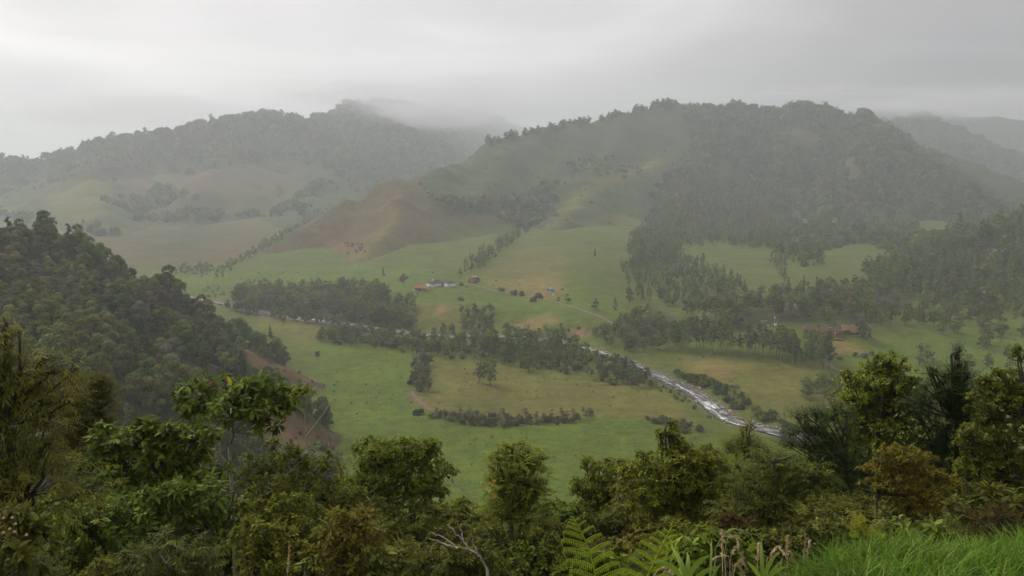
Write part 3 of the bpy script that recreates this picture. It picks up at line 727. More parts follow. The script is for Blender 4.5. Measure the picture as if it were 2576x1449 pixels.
track('footpath', [(955, 1050), (985, 1075), (1010, 1100), (1020, 1110)], 0.4, 'worn footpath across the meadow beside the near hill', mat=TRODDEN)
track('footpath', [(1112, 1190), (1140, 1212), (1170, 1236), (1195, 1255)], 0.4, 'worn footpath across the near meadow', mat=TRODDEN)
track('dirt_track', [(1860, 842), (1905, 833), (1940, 826)], 0.9, 'pale dirt track on the knoll beside the homestead')
track('stream_bed', [(1036, 984), (1040, 996), (1052, 1006), (1066, 1018), (1078, 1030), (1110, 1040)], 1.0, 'eroded earthy stream bed below the hedgerow')

# ------------------------------------------------------------------ buildings and what stands round them
WHITE = plain_mat('white_wall', (0.84, 0.83, 0.80), 0.8, 0.06, 0.8, 0.1)
ROOF_DK = plain_mat('dark_tile_roof', (0.085, 0.062, 0.055), 0.85, 0.35, 1.4, 0.5)
ROOF_RED = plain_mat('red_tile_roof', (0.30, 0.105, 0.062), 0.85, 0.2, 1.2, 0.4)
ROOF_BR = plain_mat('brown_tile_roof', (0.115, 0.070, 0.054), 0.85, 0.3, 1.2, 0.5)
THATCH = plain_mat('thatch', (0.20, 0.130, 0.065), 0.95, 0.3, 2.2, 0.7)
BRICK = plain_mat('brick_wall', (0.27, 0.095, 0.062), 0.9, 0.25, 2.5, 0.3)
WOOD = plain_mat('weathered_wood', (0.19, 0.15, 0.11), 0.9, 0.3, 5, 0.4)
DARKW = plain_mat('dark_wood', (0.04, 0.032, 0.026), 0.9, 0.3, 5, 0.3)
CONC = plain_mat('concrete', (0.45, 0.43, 0.40), 0.9, 0.15, 2, 0.2)
GLASS, nt, n_, l_, b_ = new_mat('window_glass')
b_.inputs['Base Color'].default_value = (0.03, 0.035, 0.04, 1); b_.inputs['Roughness'].default_value = 0.08
TARP = plain_mat('blue_tarp', (0.13, 0.33, 0.60), 0.55, 0.08, 1.5, 0.3)
def hip_roof(x0, x1, y0, y1, z, h, over=0.6, inset=None, thick=0.18):
    x0 -= over; x1 += over; y0 -= over; y1 += over
    w = min(x1 - x0, y1 - y0) / 2; ins = w if inset is None else inset
    b = MB()
    if x1 - x0 >= y1 - y0: r0, r1 = (x0 + ins, (y0 + y1) / 2), (x1 - ins, (y0 + y1) / 2)
    else: r0, r1 = ((x0 + x1) / 2, y0 + ins), ((x0 + x1) / 2, y1 - ins)
    V = [(x0, y0, z), (x1, y0, z), (x1, y1, z), (x0, y1, z), (*r0, z + h), (*r1, z + h)]
    L = [(x, y, zz - thick) for x, y, zz in V[:4]]
    V = V + L
    if x1 - x0 >= y1 - y0: F = [(0, 1, 5, 4), (2, 3, 4, 5), (3, 0, 4, 4), (1, 2, 5, 5)]
    else: F = [(1, 2, 5, 4), (3, 0, 4, 5), (0, 1, 4, 4), (2, 3, 5, 5)]
    F += [(0, 6, 7, 1), (1, 7, 8, 2), (2, 8, 9, 3), (3, 9, 6, 0), (6, 9, 8, 7)]
    b.V = [np.array(V, float)]; b.n = len(V)
    bm = bmesh.new(); vs_ = [bm.verts.new(v) for v in V]
    for f in F:
        ids = list(dict.fromkeys(f)); bm.faces.new([vs_[i] for i in ids])
    me = bpy.data.meshes.new('roof'); bm.to_mesh(me); bm.free(); return me
def box_me(name, *a):
    b = MB(); b.box(*a); return b.mesh(name)
def window(parent, x, y, z, w, h, face, frame_mat=WHITE, proud=0.06):
    """face: 'x' or 'y' is the wall's normal axis, sign gives the side"""
    ax, sg = face[1], (1 if face[0] == '+' else -1); b = MB(); t = 0.12
    for a0, a1, c0, c1 in ((-w / 2, w / 2, h - t, h), (-w / 2, w / 2, 0, t), (-w / 2, -w / 2 + t, t, h - t), (w / 2 - t, w / 2, t, h - t), (-0.04, 0.04, t, h - t)):
        lo, hi = (0.002, proud) if sg > 0 else (-proud, -0.002)
        if ax == 'y': b.box(a0, a1, lo, hi, c0, c1)
        else: b.box(lo, hi, a0, a1, c0, c1)
    f = part('window', b.mesh('window', frame_mat), parent); f.location = (x, y, z)
    lo, hi = (0.004, 0.02) if sg > 0 else (-0.02, -0.004)
    g = box_me('pane', -w / 2 + t, w / 2 - t, lo, hi, t, h - t) if ax == 'y' else box_me('pane', lo, hi, -w / 2 + t, w / 2 - t, t, h - t)
    part('pane', g, f, GLASS)
def door(parent, x, y, z, w, h, face, mat=DARKW):
    ax, sg = face[1], (1 if face[0] == '+' else -1); lo, hi = (0.003, 0.05) if sg > 0 else (-0.05, -0.003)
    g = box_me('door', -w / 2, w / 2, lo, hi, 0, h) if ax == 'y' else box_me('door', lo, hi, -w / 2, w / 2, 0, h)
    o = part('door', g, parent, mat); o.location = (x, y, z)
def sit(px, py, dz=0.0):
    p = hit(px, py); return Vector((p[0], p[1], p[2] + dz))

# white farmhouse: two wings meeting at the corner towards the camera
p = sit(1087.5, 724)
A = R(44)
h = thing('farmhouse', 'white farmhouse with dark hipped tile roof beside the red roofed shed', 'house', p, A)
part('wall', box_me('wall', 0, 15, 0, 9.5, -1.5, 3.3), h, WHITE)                    # x towards the right-back, y towards the left-back
part('wall', box_me('wall', 11.8, 20.5, -9.5, -2.5, -1.2, 3.5), h, WHITE)
part('wall', box_me('wall', 15.002, 20.5, -2.5, 5, -1.2, 2.6), h, DARKW)  # dark block put in for the shaded opening between the wings
r = part('roof', hip_roof(0, 15, 0, 9.5, 3.32, 2.7, 0.3), h, ROOF_DK)
part('chimney', box_me('chimney', 4.2, 4.8, 4.0, 4.6, 4.6, 7.0), r, WHITE)
part('roof', hip_roof(11.8, 20.5, -9.5, 5, 3.53, 2.4, 0.3), h, ROOF_DK)
for x in (2.5, 5.5, 8.5): window(h, x, 0, 0.9, 1.1, 1.1, '-y')
for y in (2.2, 4.6): window(h, 0, y, 0.9, 1.1, 1.1, '-x')
door(h, 0, 8.2, 0, 1.1, 2.1, '-x')
window(h, 11.8, -4.2, 1.0, 1.1, 1.1, '-x'); door(h, 11.8, -8.6, 0, 1.0, 2.1, '-x')
t = part('terrace', box_me('terrace', 11, 11.6, -12, -1, -1.2, 0.1), h, CONC)
for (px, py), lab in (((1106, 712), 'pale mast rising from the white farmhouse yard, taller one'), ((1109.5, 712), 'leaning pale pole beside the mast of the white farmhouse')):
    q = sit(px, py); b = MB(); b.tube([(0, 0, -0.5), (0.1 if 'mast' in lab[:9] else -0.9, 0, 9.5 if lab.startswith('pale') else 8.5)], [0.11, 0.08], 6)
    o = part('mast' if lab.startswith('pale') else 'pole', b.mesh('mast', CONC)); o.location = q; tag(o, lab, 'mast' if lab.startswith('pale') else 'pole')
# red roofed shed
p = sit(1036, 731)
h = thing('shed', 'low shed with bright red tile roof below the white farmhouse', 'shed', p, R(-12))
part('roof', hip_roof(0.5, 10.5, 0.4, 7, 2.6, 2.2, 0.9), h, ROOF_RED)
part('wall', box_me('wall', 4.6, 10.2, 0.8, 6.8, -1.2, 2.4), h, WHITE)
part('wall', box_me('wall', 0.6, 4.4, 6.2, 6.6, -1.2, 2.4), h, DARKW)
part('low_wall', box_me('low_wall', 0.6, 4.5, 0.6, 0.9, -1.2, 0.9), h, WHITE)
for x in (0.7, 2.6, 4.5): part('post', box_me('post', x - .12, x + .12, 1.0, 1.24, -0.8, 2.45), h, WHITE)
part('roof', hip_roof(10.5, 15, 2, 6, 2.0, 1.3, 0.5), h, ROOF_RED, (0, 0, -0.15))
# small brick outbuilding with a tower-like pillar and a tin sheet
p = sit(1196, 713)
h = thing('brick_hut', 'small ruined brick hut with tall pillar beside the road end', 'hut', p, R(8))
part('wall', box_me('wall', -1.6, 0.6, 0, 3, -1, 3.6), h, BRICK); part('wall', box_me('wall', -4.5, -1.61, 1.5, 5, -1, 1.4), h, BRICK)
part('pillar', box_me('pillar', 0.61, 1.1, -0.3, 0.2, -1, 6.0), h, WOOD); part('roof', box_me('roof', -2.2, 1.8, 3.2, 7, 5.6, 5.75), h, CONC)
part('wall', box_me('wall', -6.5, -3.4, 7.5, 9.5, 0, 5.2), h, plain_mat('orange_render', (0.50, 0.20, 0.10), 0.9, 0.15, 2, 0.1))
# pale garden wall along the yard, one length of wall per run
for i, (a, c, lab) in enumerate((((1104, 717), (1126, 719), 'low white garden wall in front of the farmhouse door'), ((1137, 716), (1163, 716.5), 'low pale wall beside the road east of the farmhouse'),
                                 ((1163, 717), (1180, 718), 'short pale wall by the bush where the dirt road starts'))):
    q0, q1 = sit(*a), sit(*c); d = q1 - q0; b = MB(); b.box(0, d.length, -0.15, 0.15, -1.0, 1.0)
    o = part('garden_wall', b.mesh('garden_wall', WHITE if i == 0 else CONC)); o.location = q0
    o.rotation_euler = (0, -math.asin(d.z / d.length), math.atan2(d.y, d.x)); tag(o, lab, 'wall')
# blue tarpaulin shelter on the slope
p = sit(1384, 731)
h = thing('tarp_shelter', 'bright blue tarpaulin shelter on poles standing on the green slope', 'shelter', p, R(20))
bm = bmesh.new(); g = bmesh.ops.create_grid(bm, x_segments=8, y_segments=6, size=1)
for v in bm.verts:
    v.co.x *= 2.6; v.co.y *= 2.3; v.co.z = 2.5 - 0.35 * abs(v.co.y) + 0.18 * math.sin(v.co.x * 1.9) - (0.9 if v.co.y < -2.2 else 0)
bmesh.ops.solidify(bm, geom=bm.faces[:], thickness=0.03)
me = bpy.data.meshes.new('tarp'); bm.to_mesh(me); bm.free(); part('tarp', me, h, TARP)
for x in (-2.4, 2.4):
    for y in (-2.0, 2.0): part('pole', box_me('pole', x - .06, x + .06, y - .06, y + .06, -1.2, 1.75), h, WOOD)
part('side_sheet', box_me('side_sheet', -2.3, 2.3, 1.95, 2.0, 0.1, 1.7), h, TARP)
# things scattered below the shelter
for i, (px, py, lab) in enumerate(((1371, 729, 'upright dark post left of the blue shelter'), (1368, 739, 'pale fence post below the blue shelter'), (1387, 744, 'brown fence post beside a fallen pale board'), (1362, 742, 'leaning grey post among bushes below the blue shelter'))):
    q = sit(px, py); b = MB(); b.tube([(0, 0, -.4), (0.15 * (i - 1), 0, 2.0)], 0.16, 6); o = part('fence_post', b.mesh('fence_post', [DARKW, CONC, WOOD, WOOD][i])); o.location = q; tag(o, lab, 'post')
q = sit(1391, 742); o = part('board', box_me('board', -1.3, 1.3, -.4, .4, 0, .3), None, WHITE); o.location = q; tag(o, 'pale board lying on the grass below the blue shelter', 'board')
# homestead on the knoll
p = sit(2081, 843)
h = thing('ranch_house', 'long low ranch house with brown tile roof and white framed windows', 'house', p, R(-6))
part('wall', box_me('wall', -6.0, 9.0, 0, 7.5, -2, 2.6), h, BRICK); part('wall', box_me('wall', -13.5, -6.01, 3.5, 9.5, -2, 2.4), h, BRICK)
r = part('roof', hip_roof(-6.5, 9.0, 0, 8, 2.62, 3.2, 0.5, 2.5), h, ROOF_BR)
part('roof', hip_roof(-14.0, -5.2, 3.2, 10.5, 2.45, 2.9, 0.5, 2.0), h, ROOF_BR)
for x in (1.6, 3.0):
    d = part('dormer', box_me('dormer', x - .5, x + .5, 2.15, 4.0, 4.0, 5.0), h, WHITE); part('dormer_roof', box_me('dormer_roof', x - .6, x + .6, 2.0, 4.2, 5.0, 5.15), d, ROOF_BR)
window(h, -4.6, 0, 0.9, 1.3, 1.1, '-y'); window(h, -0.6, 0, 0.7, 2.6, 1.3, '-y'); window(h, 2.6, 0, 0.8, 1.2, 1.2, '-y'); window(h, 6.8, 0, 0.9, 0.9, 1.1, '-y'); door(h, 4.9, 0, 0, 1.1, 2.0, '-y', WHITE)
part('veranda', box_me('veranda', -7, 9.4, -2.6, -0.01, -2, 0.0), h, BRICK)
for x in (-5.8, -2, 1.2, 4, 8.8): part('post', box_me('post', x - .1, x + .1, -0.95, -0.75, 0, 2.55), h, WOOD)
p = sit(2142, 843)
h = thing('barn', 'open dark barn under a sagging brown thatched roof beside the ranch house', 'barn', p, R(-10))
bm = bmesh.new(); bmesh.ops.create_grid(bm, x_segments=14, y_segments=10, size=1)
for v in bm.verts:
    x, y = v.co.x, v.co.y; v.co.x = x * (6.6 - 1.5 * max(y, 0) ** 2); v.co.y = y * 4.6 + 3.6
    v.co.z = 6.4 - 4.2 * abs(y) ** 1.15 - 0.5 * abs(x) ** 3 + 0.35 * math.sin(x * 5 + y * 2) * (1 - max(y, 0)) + (0.9 if y < -0.7 and x < -0.2 else 0)
bmesh.ops.solidify(bm, geom=bm.faces[:], thickness=0.3)
me = bpy.data.meshes.new('roof'); bm.to_mesh(me); bm.free(); part('roof', me, h, THATCH)
part('wall', box_me('wall', -5.6, 5.6, 5.5, 5.8, -2, 3), h, DARKW); part('wall', box_me('wall', 1.0, 5.4, 1.0, 5.4, -2, 2.2), h, DARKW)
part('floor', box_me('floor', -5.8, 5.8, -0.2, 5.4, -2, 0.02), h, CONC)
for x in (-5.4, -1.8, 1.5, 5.3): part('post', box_me('post', x - .12, x + .12, 0.1, 0.34, 0.021, 2.4), h, WOOD)
p = sit(1858, 858)
h = thing('kiosk', 'round open kiosk with low conical roof on the grassy knoll', 'kiosk', p)
b = MB(); a = np.linspace(0, 2 * math.pi, 17)
ring = np.stack([3.2 * np.cos(a), 3.2 * np.sin(a), np.full(17, 1.9)], 1); ring2 = np.stack([1.1 * np.cos(a), 1.1 * np.sin(a), np.full(17, 2.9)], 1); ring3 = np.stack([.05 * np.cos(a), .05 * np.sin(a), np.full(17, 4.0)], 1)
for r0, r1 in ((ring, ring2), (ring2, ring3), (ring - [0, 0, .2], ring)):
    b.add(np.concatenate([r0, r1]), [(i, i + 1, i + 18, i + 17) for i in range(16)])
part('roof', b.mesh('roof', ROOF_BR), h)
for i in range(6):
    x, y = 2.6 * math.cos(i * 1.047), 2.6 * math.sin(i * 1.047); part('post', box_me('post', x - .1, x + .1, y - .1, y + .1, -.6, 1.95), h, WHITE)
b = MB(); b.tube([(0, 0, -.8), (0, 0, .25)], 2.9, 20); b.add([(2.9 * math.cos(i * .314), 2.9 * math.sin(i * .314), .25) for i in range(20)], [(0, 1, 2, 3)]); part('parapet', b.mesh('parapet', CONC), h)
p = sit(1951, 818)
h = thing('power_pole', 'pair of electricity poles with transformer and white box on the knoll', 'power pole', p)
for x, hh in ((-0.9, 7.4), (0.9, 7.6)):
    b = MB(); b.tube([(x, 0, -1), (x * 0.9, 0, hh)], [0.15, 0.1], 6); part('pole', b.mesh('pole', CONC), h)
part('cross_arm', box_me('cross_arm', -1.6, 1.6, -.2, -.08, 6.9, 7.1), h, WOOD); part('transformer', box_me('transformer', -1.2, -.5, -.7, -.2, 4.9, 5.8), h, WHITE)
part('meter_box', box_me('meter_box', -1.1, .5, -.9, -.2, -.6, 1.1), h, WHITE)
for x in (-1.4, 0, 1.4):
    b = MB(); b.tube([(x, -.14, 7.1), (x, -.14, 7.35)], 0.07, 6); part('insulator', b.mesh('insulator', CONC), h)
p = sit(1922, 815)
h = thing('cattle_shelter', 'small green roofed cattle shelter beside the power poles', 'shelter', p)
part('roof', box_me('roof', -2.4, 2.4, -1.4, 1.4, 1.9, 2.05), h, plain_mat('green_tin', (0.10, 0.19, 0.12), 0.6, 0.15, 2, 0.1))
for x in (-2.2, 2.2):
    for y in (-1.2, 1.2): part('post', box_me('post', x - .08, x + .08, y - .08, y + .08, -.8, 1.9), h, WOOD)
part('trough', box_me('trough', -1.8, 1.8, .5, 1, -.5, .5), h, CONC)
# timber pile in the homestead garden
p = sit(2106, 857); h = thing('timber_pile', 'dark timber beams stacked on the lawn below the homestead', 'timber', p)
for i, (y, z) in enumerate(((0, .2), (.5, .2), (.25, .55))):
    b = MB(); b.tube([(-3, y, z), (3.2 - i * .4, y + .2, z + .1)], .2, 6); part('beam', b.mesh('beam', DARKW), h)
# cows grazing on the knoll
COWW = plain_mat('white_hide', (0.62, 0.60, 0.55), 0.8, 0.1, 3, 0); COWB = plain_mat('dark_hide', (0.035, 0.03, 0.026), 0.8, 0.2, 3, 0)
def cow_mesh(mat):
    me = bpy.data.meshes.new('cow')
    J = [(0, 0, 1.05, .36), (.55, 0, 1.05, .36), (-.6, 0, 1.08, .33), (-.85, 0, 1.1, .2), (.85, 0, 1.12, .27), (1.2, 0, .85, .16), (1.42, 0, .55, .14), (1.58, 0, .32, .09),
         (.62, .2, .62, .11), (.64, .2, .3, .06), (.64, .2, 0, .065), (.62, -.2, .62, .11), (.66, -.2, .3, .06), (.68, -.2, 0, .065),
         (-.72, .2, .66, .13), (-.82, .2, .36, .065), (-.76, .2, 0, .065), (-.72, -.2, .66, .13), (-.86, -.2, .36, .065), (-.84, -.2, 0, .065), (-.98, 0, .9, .03), (-1.02, 0, .45, .035)]
    E = [(0, 1), (0, 2), (2, 3), (1, 4), (4, 5), (5, 6), (6, 7), (1, 8), (8, 9), (9, 10), (1, 11), (11, 12), (12, 13), (2, 14), (14, 15), (15, 16), (2, 17), (17, 18), (18, 19), (3, 20), (20, 21)]
    me.from_pydata([j[:3] for j in J], E, []); o = bpy.data.objects.new('tmp', me)
    md = o.modifiers.new('s', 'SKIN'); me.skin_vertices.new() if not me.skin_vertices else None
    for v, j in zip(me.skin_vertices[0].data, J): v.radius = (j[3], j[3] * (1.15 if j[2] > 1 else 1))
    me.skin_vertices[0].data[0].use_root = True
    o.modifiers.new('u', 'SUBSURF').levels = 1
    COL.objects.link(o); dg = bpy.context.evaluated_depsgraph_get(); out = bpy.data.meshes.new_from_object(o.evaluated_get(dg))
    bpy.data.objects.remove(o); out.materials.clear(); out.materials.append(mat); out.name = 'cow'; return out
cw, cb = cow_mesh(COWW), cow_mesh(COWB)
for px, py, m, rz, lab in ((1931, 822, cw, .4, 'white cow grazing below the power poles'), (1917, 836, cw, 2.6, 'white cow grazing beside the pale dirt track'), (1906, 831, cb, 3.3, 'black cow grazing beside a white cow on the knoll'),
                           (1929, 834, cb, .1, 'black cow standing nearest the pale dirt track'), (1389.5, 734, cb, -.4, 'dark cow standing right of the blue shelter'), (1394.5, 735.5, cb, 1.2, 'dark cow on the slope farthest from the blue shelter')):
    o = part('cow', m); o.location = sit(px, py); o.rotation_euler = (0, 0, rz); tag(o, lab, 'cow')
#@@TREES
# ------------------------------------------------------------------ trees of the valley and the hills
def lobes_for(rng, kind):
    L = []
    if kind == 'broad':
        for i in range(11):
            a = rng.uniform(0, 6.28); q = rng.uniform(0.2, 1) ** .6
            L.append((2.3 * q * math.cos(a), 2.3 * q * math.sin(a), rng.uniform(2.6, 7.4) - 0.7 * q, rng.uniform(1.0, 1.8)))
        L.append((0, 0, 7.8, 1.5))
    elif kind == 'tall':
        for i in range(12):
            z = 5 + i * 0.75; q = 1.5 * (1 - 0.55 * (z - 5) / 9) * rng.uniform(.3, 1); a = rng.uniform(0, 6.28)
            L.append((q * math.cos(a), q * math.sin(a), z, rng.uniform(.7, 1.2) * (1 - .3 * (z - 5) / 9)))
    elif kind == 'euc':
        for i in range(15):
            z = 6.5 + i * 0.75; q = 3.4 * (1 - 0.5 * (z - 6.5) / 11) * rng.uniform(.2, 1); a = rng.uniform(0, 6.28)
            L.append((q * math.cos(a), q * math.sin(a), z, rng.uniform(.8, 1.6) * (1 - .25 * (z - 6.5) / 11)))
    elif kind == 'scrub':
        for i in range(9):
            a = rng.uniform(0, 6.28); q = rng.uniform(0, 1.3); L.append((q * math.cos(a), q * math.sin(a), rng.uniform(1.8, 5.0), rng.uniform(.6, 1.0)))
    elif kind == 'bush':
        for i in range(8):
            a = rng.uniform(0, 6.28); q = rng.uniform(0, 1.3); L.append((q * math.cos(a), q * math.sin(a), rng.uniform(.5, 1.7) - .25 * q, rng.uniform(.55, .95)))
    elif kind == 'cone':
        for i in range(12):
            z = 1 + i * .75; q = (1.9 * (1 - i / 12)) * .6; a = i * 2.4; L.append((q * math.cos(a), q * math.sin(a), z, max(1.35 * (1 - i / 13), .35)))
    return np.array(L)
def crown_into(b, rng, kind, n, size):
    L = lobes_for(rng, kind); w = L[:, 3] ** 2; k = rng.choice(len(L), n, p=w / w.sum())
    d = rand_dirs(rng, n); d[:, 2] = np.where(d[:, 2] < -.35, -d[:, 2], d[:, 2])
    rad = L[k, 3] * rng.uniform(.72, 1.12, n)
    C = L[k, :3] + d * rad[:, None] * np.array([1, 1, .85])
    up_ = rand_dirs(rng, n)
    if kind in ('scrub', 'euc', 'tall'): up_ = up_ * .7 + np.array([0, 0, .6])
    D = np.cross(d, up_) + d * .25 + np.array([0, 0, .25 if kind in ('scrub', 'euc') else -.1])
    N = d + 0.4 * rand_dirs(rng, n)
    lt = rng.uniform(0, 1, len(L))
    tone = np.clip(.25 + .35 * lt[k] + .4 * rng.uniform(0, 1, n), 0, 1)
    s = size * rng.uniform(.6, 1.35, n)
    b.leaves(C - D / (np.linalg.norm(D, axis=1)[:, None] + 1e-9) * s[:, None] * .5, D, N, s, s * (.35 if kind == 'scrub' else .72), tone)
    return L
TRUNK = {'broad': (5.5, .22), 'tall': (11, .18), 'euc': (14, .2), 'scrub': (3.5, .1), 'bush': (.9, .06), 'cone': (8, .16)}
def trunk_into(b, rng, kind, L):
    hgt, r_ = TRUNK[kind]; m = 5; z = np.linspace(-.8, hgt, m)
    w = np.cumsum(rng.normal(size=(m, 2)) * .12, 0); w -= w[0]
    b.tube(np.c_[w, z], np.linspace(r_, r_ * .35, m), 5, .4)
    for k in rng.choice(len(L), min(5, len(L)), replace=False):
        z0 = min(max(L[k, 2] * .55, .3), hgt * .9)
        b.tube([(np.interp(z0, z, w[:, 0]), np.interp(z0, z, w[:, 1]), z0), (L[k, 0] * .5, L[k, 1] * .5, (z0 + L[k, 2]) * .52), tuple(L[k, :3])], [r_ * .5, r_ * .35, r_ * .12], 4, .4)
PROTO = {}
def protos(kind, mat, n=3, quads=420, size=.8, pale=False):
    key = (kind, mat.name, quads)
    if key not in PROTO:
        out = []
        for i in range(n):
            rng = np.random.default_rng(hash((kind, mat.name[5:7], i)) % 1000 if False else (len(kind) * 131 + i * 17 + sum(map(ord, mat.name))))
            c = MB(); L = crown_into(c, rng, kind, quads, size); t = MB(); trunk_into(t, rng, kind, L)
            out.append((c.mesh('crown', mat, tone=True), t.mesh('trunk', BARK_PALE if pale else BARK)))
        PROTO[key] = out
    return PROTO[key]
def joined(kind, mat, n, quads, size):
    key = ('j', kind, mat.name, quads)
    if key not in PROTO:
        out = []
        for i in range(n):
            rng = np.random.default_rng(len(kind) * 31 + i * 7 + sum(map(ord, mat.name)))
            c = MB(); L = crown_into(c, rng, kind, quads, size); trunk_into(c, rng, kind, L); out.append(c.mesh('tree', mat, tone=True))
        PROTO[key] = out
    return PROTO[key]
HGT = {'broad': 9.2, 'tall': 14.5, 'euc': 18, 'scrub': 6.0, 'bush': 2.4, 'cone': 10}
TONE = {'leaf_dark': 'dark', 'leaf_mid': 'green', 'leaf_olive': 'olive', 'leaf_grey': 'pale', 'leaf_eucalyptus': 'grey-green', 'leaf_rust': 'rusty', 'leaf_lime': 'light green', 'leaf_silver': 'silvery'}
KNAME = {'broad': ('broadleaf_tree', 'round tree'), 'tall': ('slender_tree', 'slender tree'), 'euc': ('eucalyptus_tree', 'eucalyptus'), 'scrub': ('scrub_tree', 'feathery tree'), 'bush': ('shrub', 'shrub'), 'cone': ('conifer_tree', 'conical tree')}
def plant(kind, mat, p, s, rz, label, group, i=0, quads=420, size=.8, pale=False, cat=None, name=None):
    pr = protos(kind, mat, quads=quads, size=size, pale=pale)[i % 3]; s *= 1.0
    t = thing(name or KNAME[kind][0], label, cat or ('shrub' if kind == 'bush' else 'tree'), tuple(p), rz, group, s)
    part('crown', pr[0], t); part('stem' if kind == 'bush' else 'trunk', pr[1], t)
    return t
def spots(poly, spacing, seed, layers=None, avoid=(), jit=.45, clump=False, ragged=9, gaps=0):
    rng = np.random.default_rng(seed)
    C = np.array([hit(a, c) for a, c in poly]); lo, hi = C.min(0)[:2] - 25, C.max(0)[:2] + 25
    spacing = spacing * float(grow(C[:, 1].mean()))
    X, Y = np.meshgrid(np.arange(lo[0], hi[0], spacing), np.arange(lo[1], hi[1], spacing))
    X = X.ravel() + rng.uniform(-jit, jit, X.size) * spacing; Y = Y.ravel() + rng.uniform(-jit, jit, Y.size) * spacing
    Z, a = surf(X, Y); P = np.stack([X, Y, Z], 1); px, py = proj(P)
    rg_ = ragged * spacing / 7
    ok = in_poly(px + rng.normal(size=len(px)) * 4 + rg_ * fbm(X, Y, 30, 3, seed), py + rng.normal(size=len(px)) * 2 + .5 * rg_ * fbm(X, Y, 30, 3, seed + 9), poly)
    tx, ty = proj(P + [0, 0, 7.0])
    for av in avoid: ok &= ~(in_poly(px, py, av) | (in_poly(tx, ty, av) & (rng.random(len(px)) < .85)))
    if gaps: ok &= fbm(X, Y, gaps, 3, seed + 3) > rng.uniform(-.75, -.05, len(X))
    if layers: ok &= np.isin(a, [NAMES.index(q) for q in layers])
    d, _, _ = line_dist(X, Y, _r60); ok &= d > np.where(Y < 5000, 8.5, 0)
    P = P[ok]
    if clump: P = P[fbm(P[:, 0], P[:, 1], spacing * 5, 3, seed) > rng.uniform(-.1, .35, len(P))]
    P = P[visible(P + [0, 0, 7])] if len(P) else P
    return P
def zone(poly, spacing, mix, hrange, group, where, ends, seed, layers=None, avoid=(), quads=420, size=.8, jit=.45, P=None, pale=False, name=None, gaps=26):
    """trees or shrubs of one place; mix: (weight, kind, material). They are planted together further down"""
    if P is None: P = spots(poly, spacing, seed, layers, avoid, jit, gaps=gaps)
    if not len(P): return
    rng = np.random.default_rng(seed + 1)
    w = np.array([m[0] for m in mix]); ch = rng.choice(len(mix), len(P), p=w / w.sum())
    H = rng.uniform(*hrange, len(P)) * grow(P[:, 1]); px, py = proj(P)
    s1, s2 = np.quantile(H, [.34, .67])
    for i, p in enumerate(P):
        _, kind, mat = mix[ch[i]]; hk = H[i] * {'bush': .42, 'scrub': .75, 'tall': 1.15, 'euc': 1.25}.get(kind, 1)
        d = np.hypot(px[i] - LM_XY[:, 0], py[i] * 1.5 - LM_XY[:, 1]); o = np.argsort(d)
        PENDING.append(dict(p=p, kind=kind, mat=mat, h=hk, rz=rng.uniform(0, 6.28), sz='small' if H[i] < s1 else ('large' if H[i] > s2 else 'middling'), lm=(o[0], o[1]), d=d[o[0]],
                            group=group, where=where, quads=quads, size=size, pale=pale or kind == 'euc', i=i, see=hk / max(p[1], 1), name=name or KNAME[kind][0], seed=seed))
def plant_all(limit=285):
    by = {}
    for q in PENDING: by.setdefault(q['name'], []).append(q)
    keep = []; rest = []
    for nm, L in by.items():
        L.sort(key=lambda q: -q['see']); keep += L[:limit]; rest += L[limit:]
    same = {}
    for q in keep: same.setdefault((q['sz'], q['mat'].name, q['kind'], q['lm']), []).append(q)
    for L in same.values():
        L.sort(key=lambda q: q['d'])
        for n, q in enumerate(L):
            w = [ORD[n]] if len(L) > 1 and n < len(ORD) else []
            lab = ' '.join(w + [q['sz'], TONE[q['mat'].name], KNAME[q['kind']][1], 'from', LAND_MARKS[q['lm'][0]][0], 'toward', LAND_MARKS[q['lm'][1]][0]])
            plant(q['kind'], q['mat'], q['p'] - [0, 0, .2], q['h'] / HGT[q['kind']], q['rz'], lab, q['group'], q['i'], q['quads'], q['size'], q['pale'], name=q['name'])
    groups = {}
    for q in rest: groups.setdefault(q['seed'], []).append(q)
    for L in groups.values():
        ms = []; idx = {}; pk = []
        for q in L:
            k = (q['kind'], q['mat'].name)
            if k not in idx: idx[k] = len(ms); ms += joined(q['kind'], q['mat'], 3, min(q['quads'], 420), q['size'])
            pk.append(idx[k] + q['i'] % 3)
        scatter_stuff('shrubbery' if L[0]['kind'] == 'bush' else 'woods', np.array([q['p'] for q in L]) - [0, 0, .2], np.array([q['h'] / HGT[q['kind']] for q in L]), np.array([q['rz'] for q in L]), ms, 'further trees and bushes of ' + L[0]['where'], pk)
def far_wood(name, poly, spacing, hr, mix, label, seed, layers, quads=110, size=1.7, avoid=(), P=None, ragged=9, gaps=0):
    if P is None: P = spots(poly, spacing * (.62 if 'scrub' in name else 1), seed, layers, avoid, clump='scrub' in name, ragged=ragged, gaps=gaps)
    if not len(P): return
    rng = np.random.default_rng(seed); ms = []; ks = []
    for w, kind, mat in mix:
        j = joined(kind, mat, 3, quads, size); ms += j; ks += [(w / 3, HGT[kind])] * 3
    pk = rng.choice(len(ms), len(P), p=np.array([q[0] for q in ks]) / sum(q[0] for q in ks))
    S = rng.uniform(*hr, len(P)) * grow(P[:, 1]) * np.exp(rng.normal(size=len(P)) * (.12 if 'scrub' in name else .24) + .25 * fbm(P[:, 0], P[:, 1], 90, 3, 5)) / np.array([q[1] for q in ks])[pk]
    scatter_stuff(name, P - [0, 0, .4], S, rng.uniform(0, 6.28, len(P)), ms, label, pk)
BW = [(1.9, 'broad', DK), (2.3, 'broad', MG), (1.4, 'broad', OL), (.7, 'scrub', GY), (.4, 'tall', MG), (.4, 'broad', GY), (.35, 'broad', LG)]
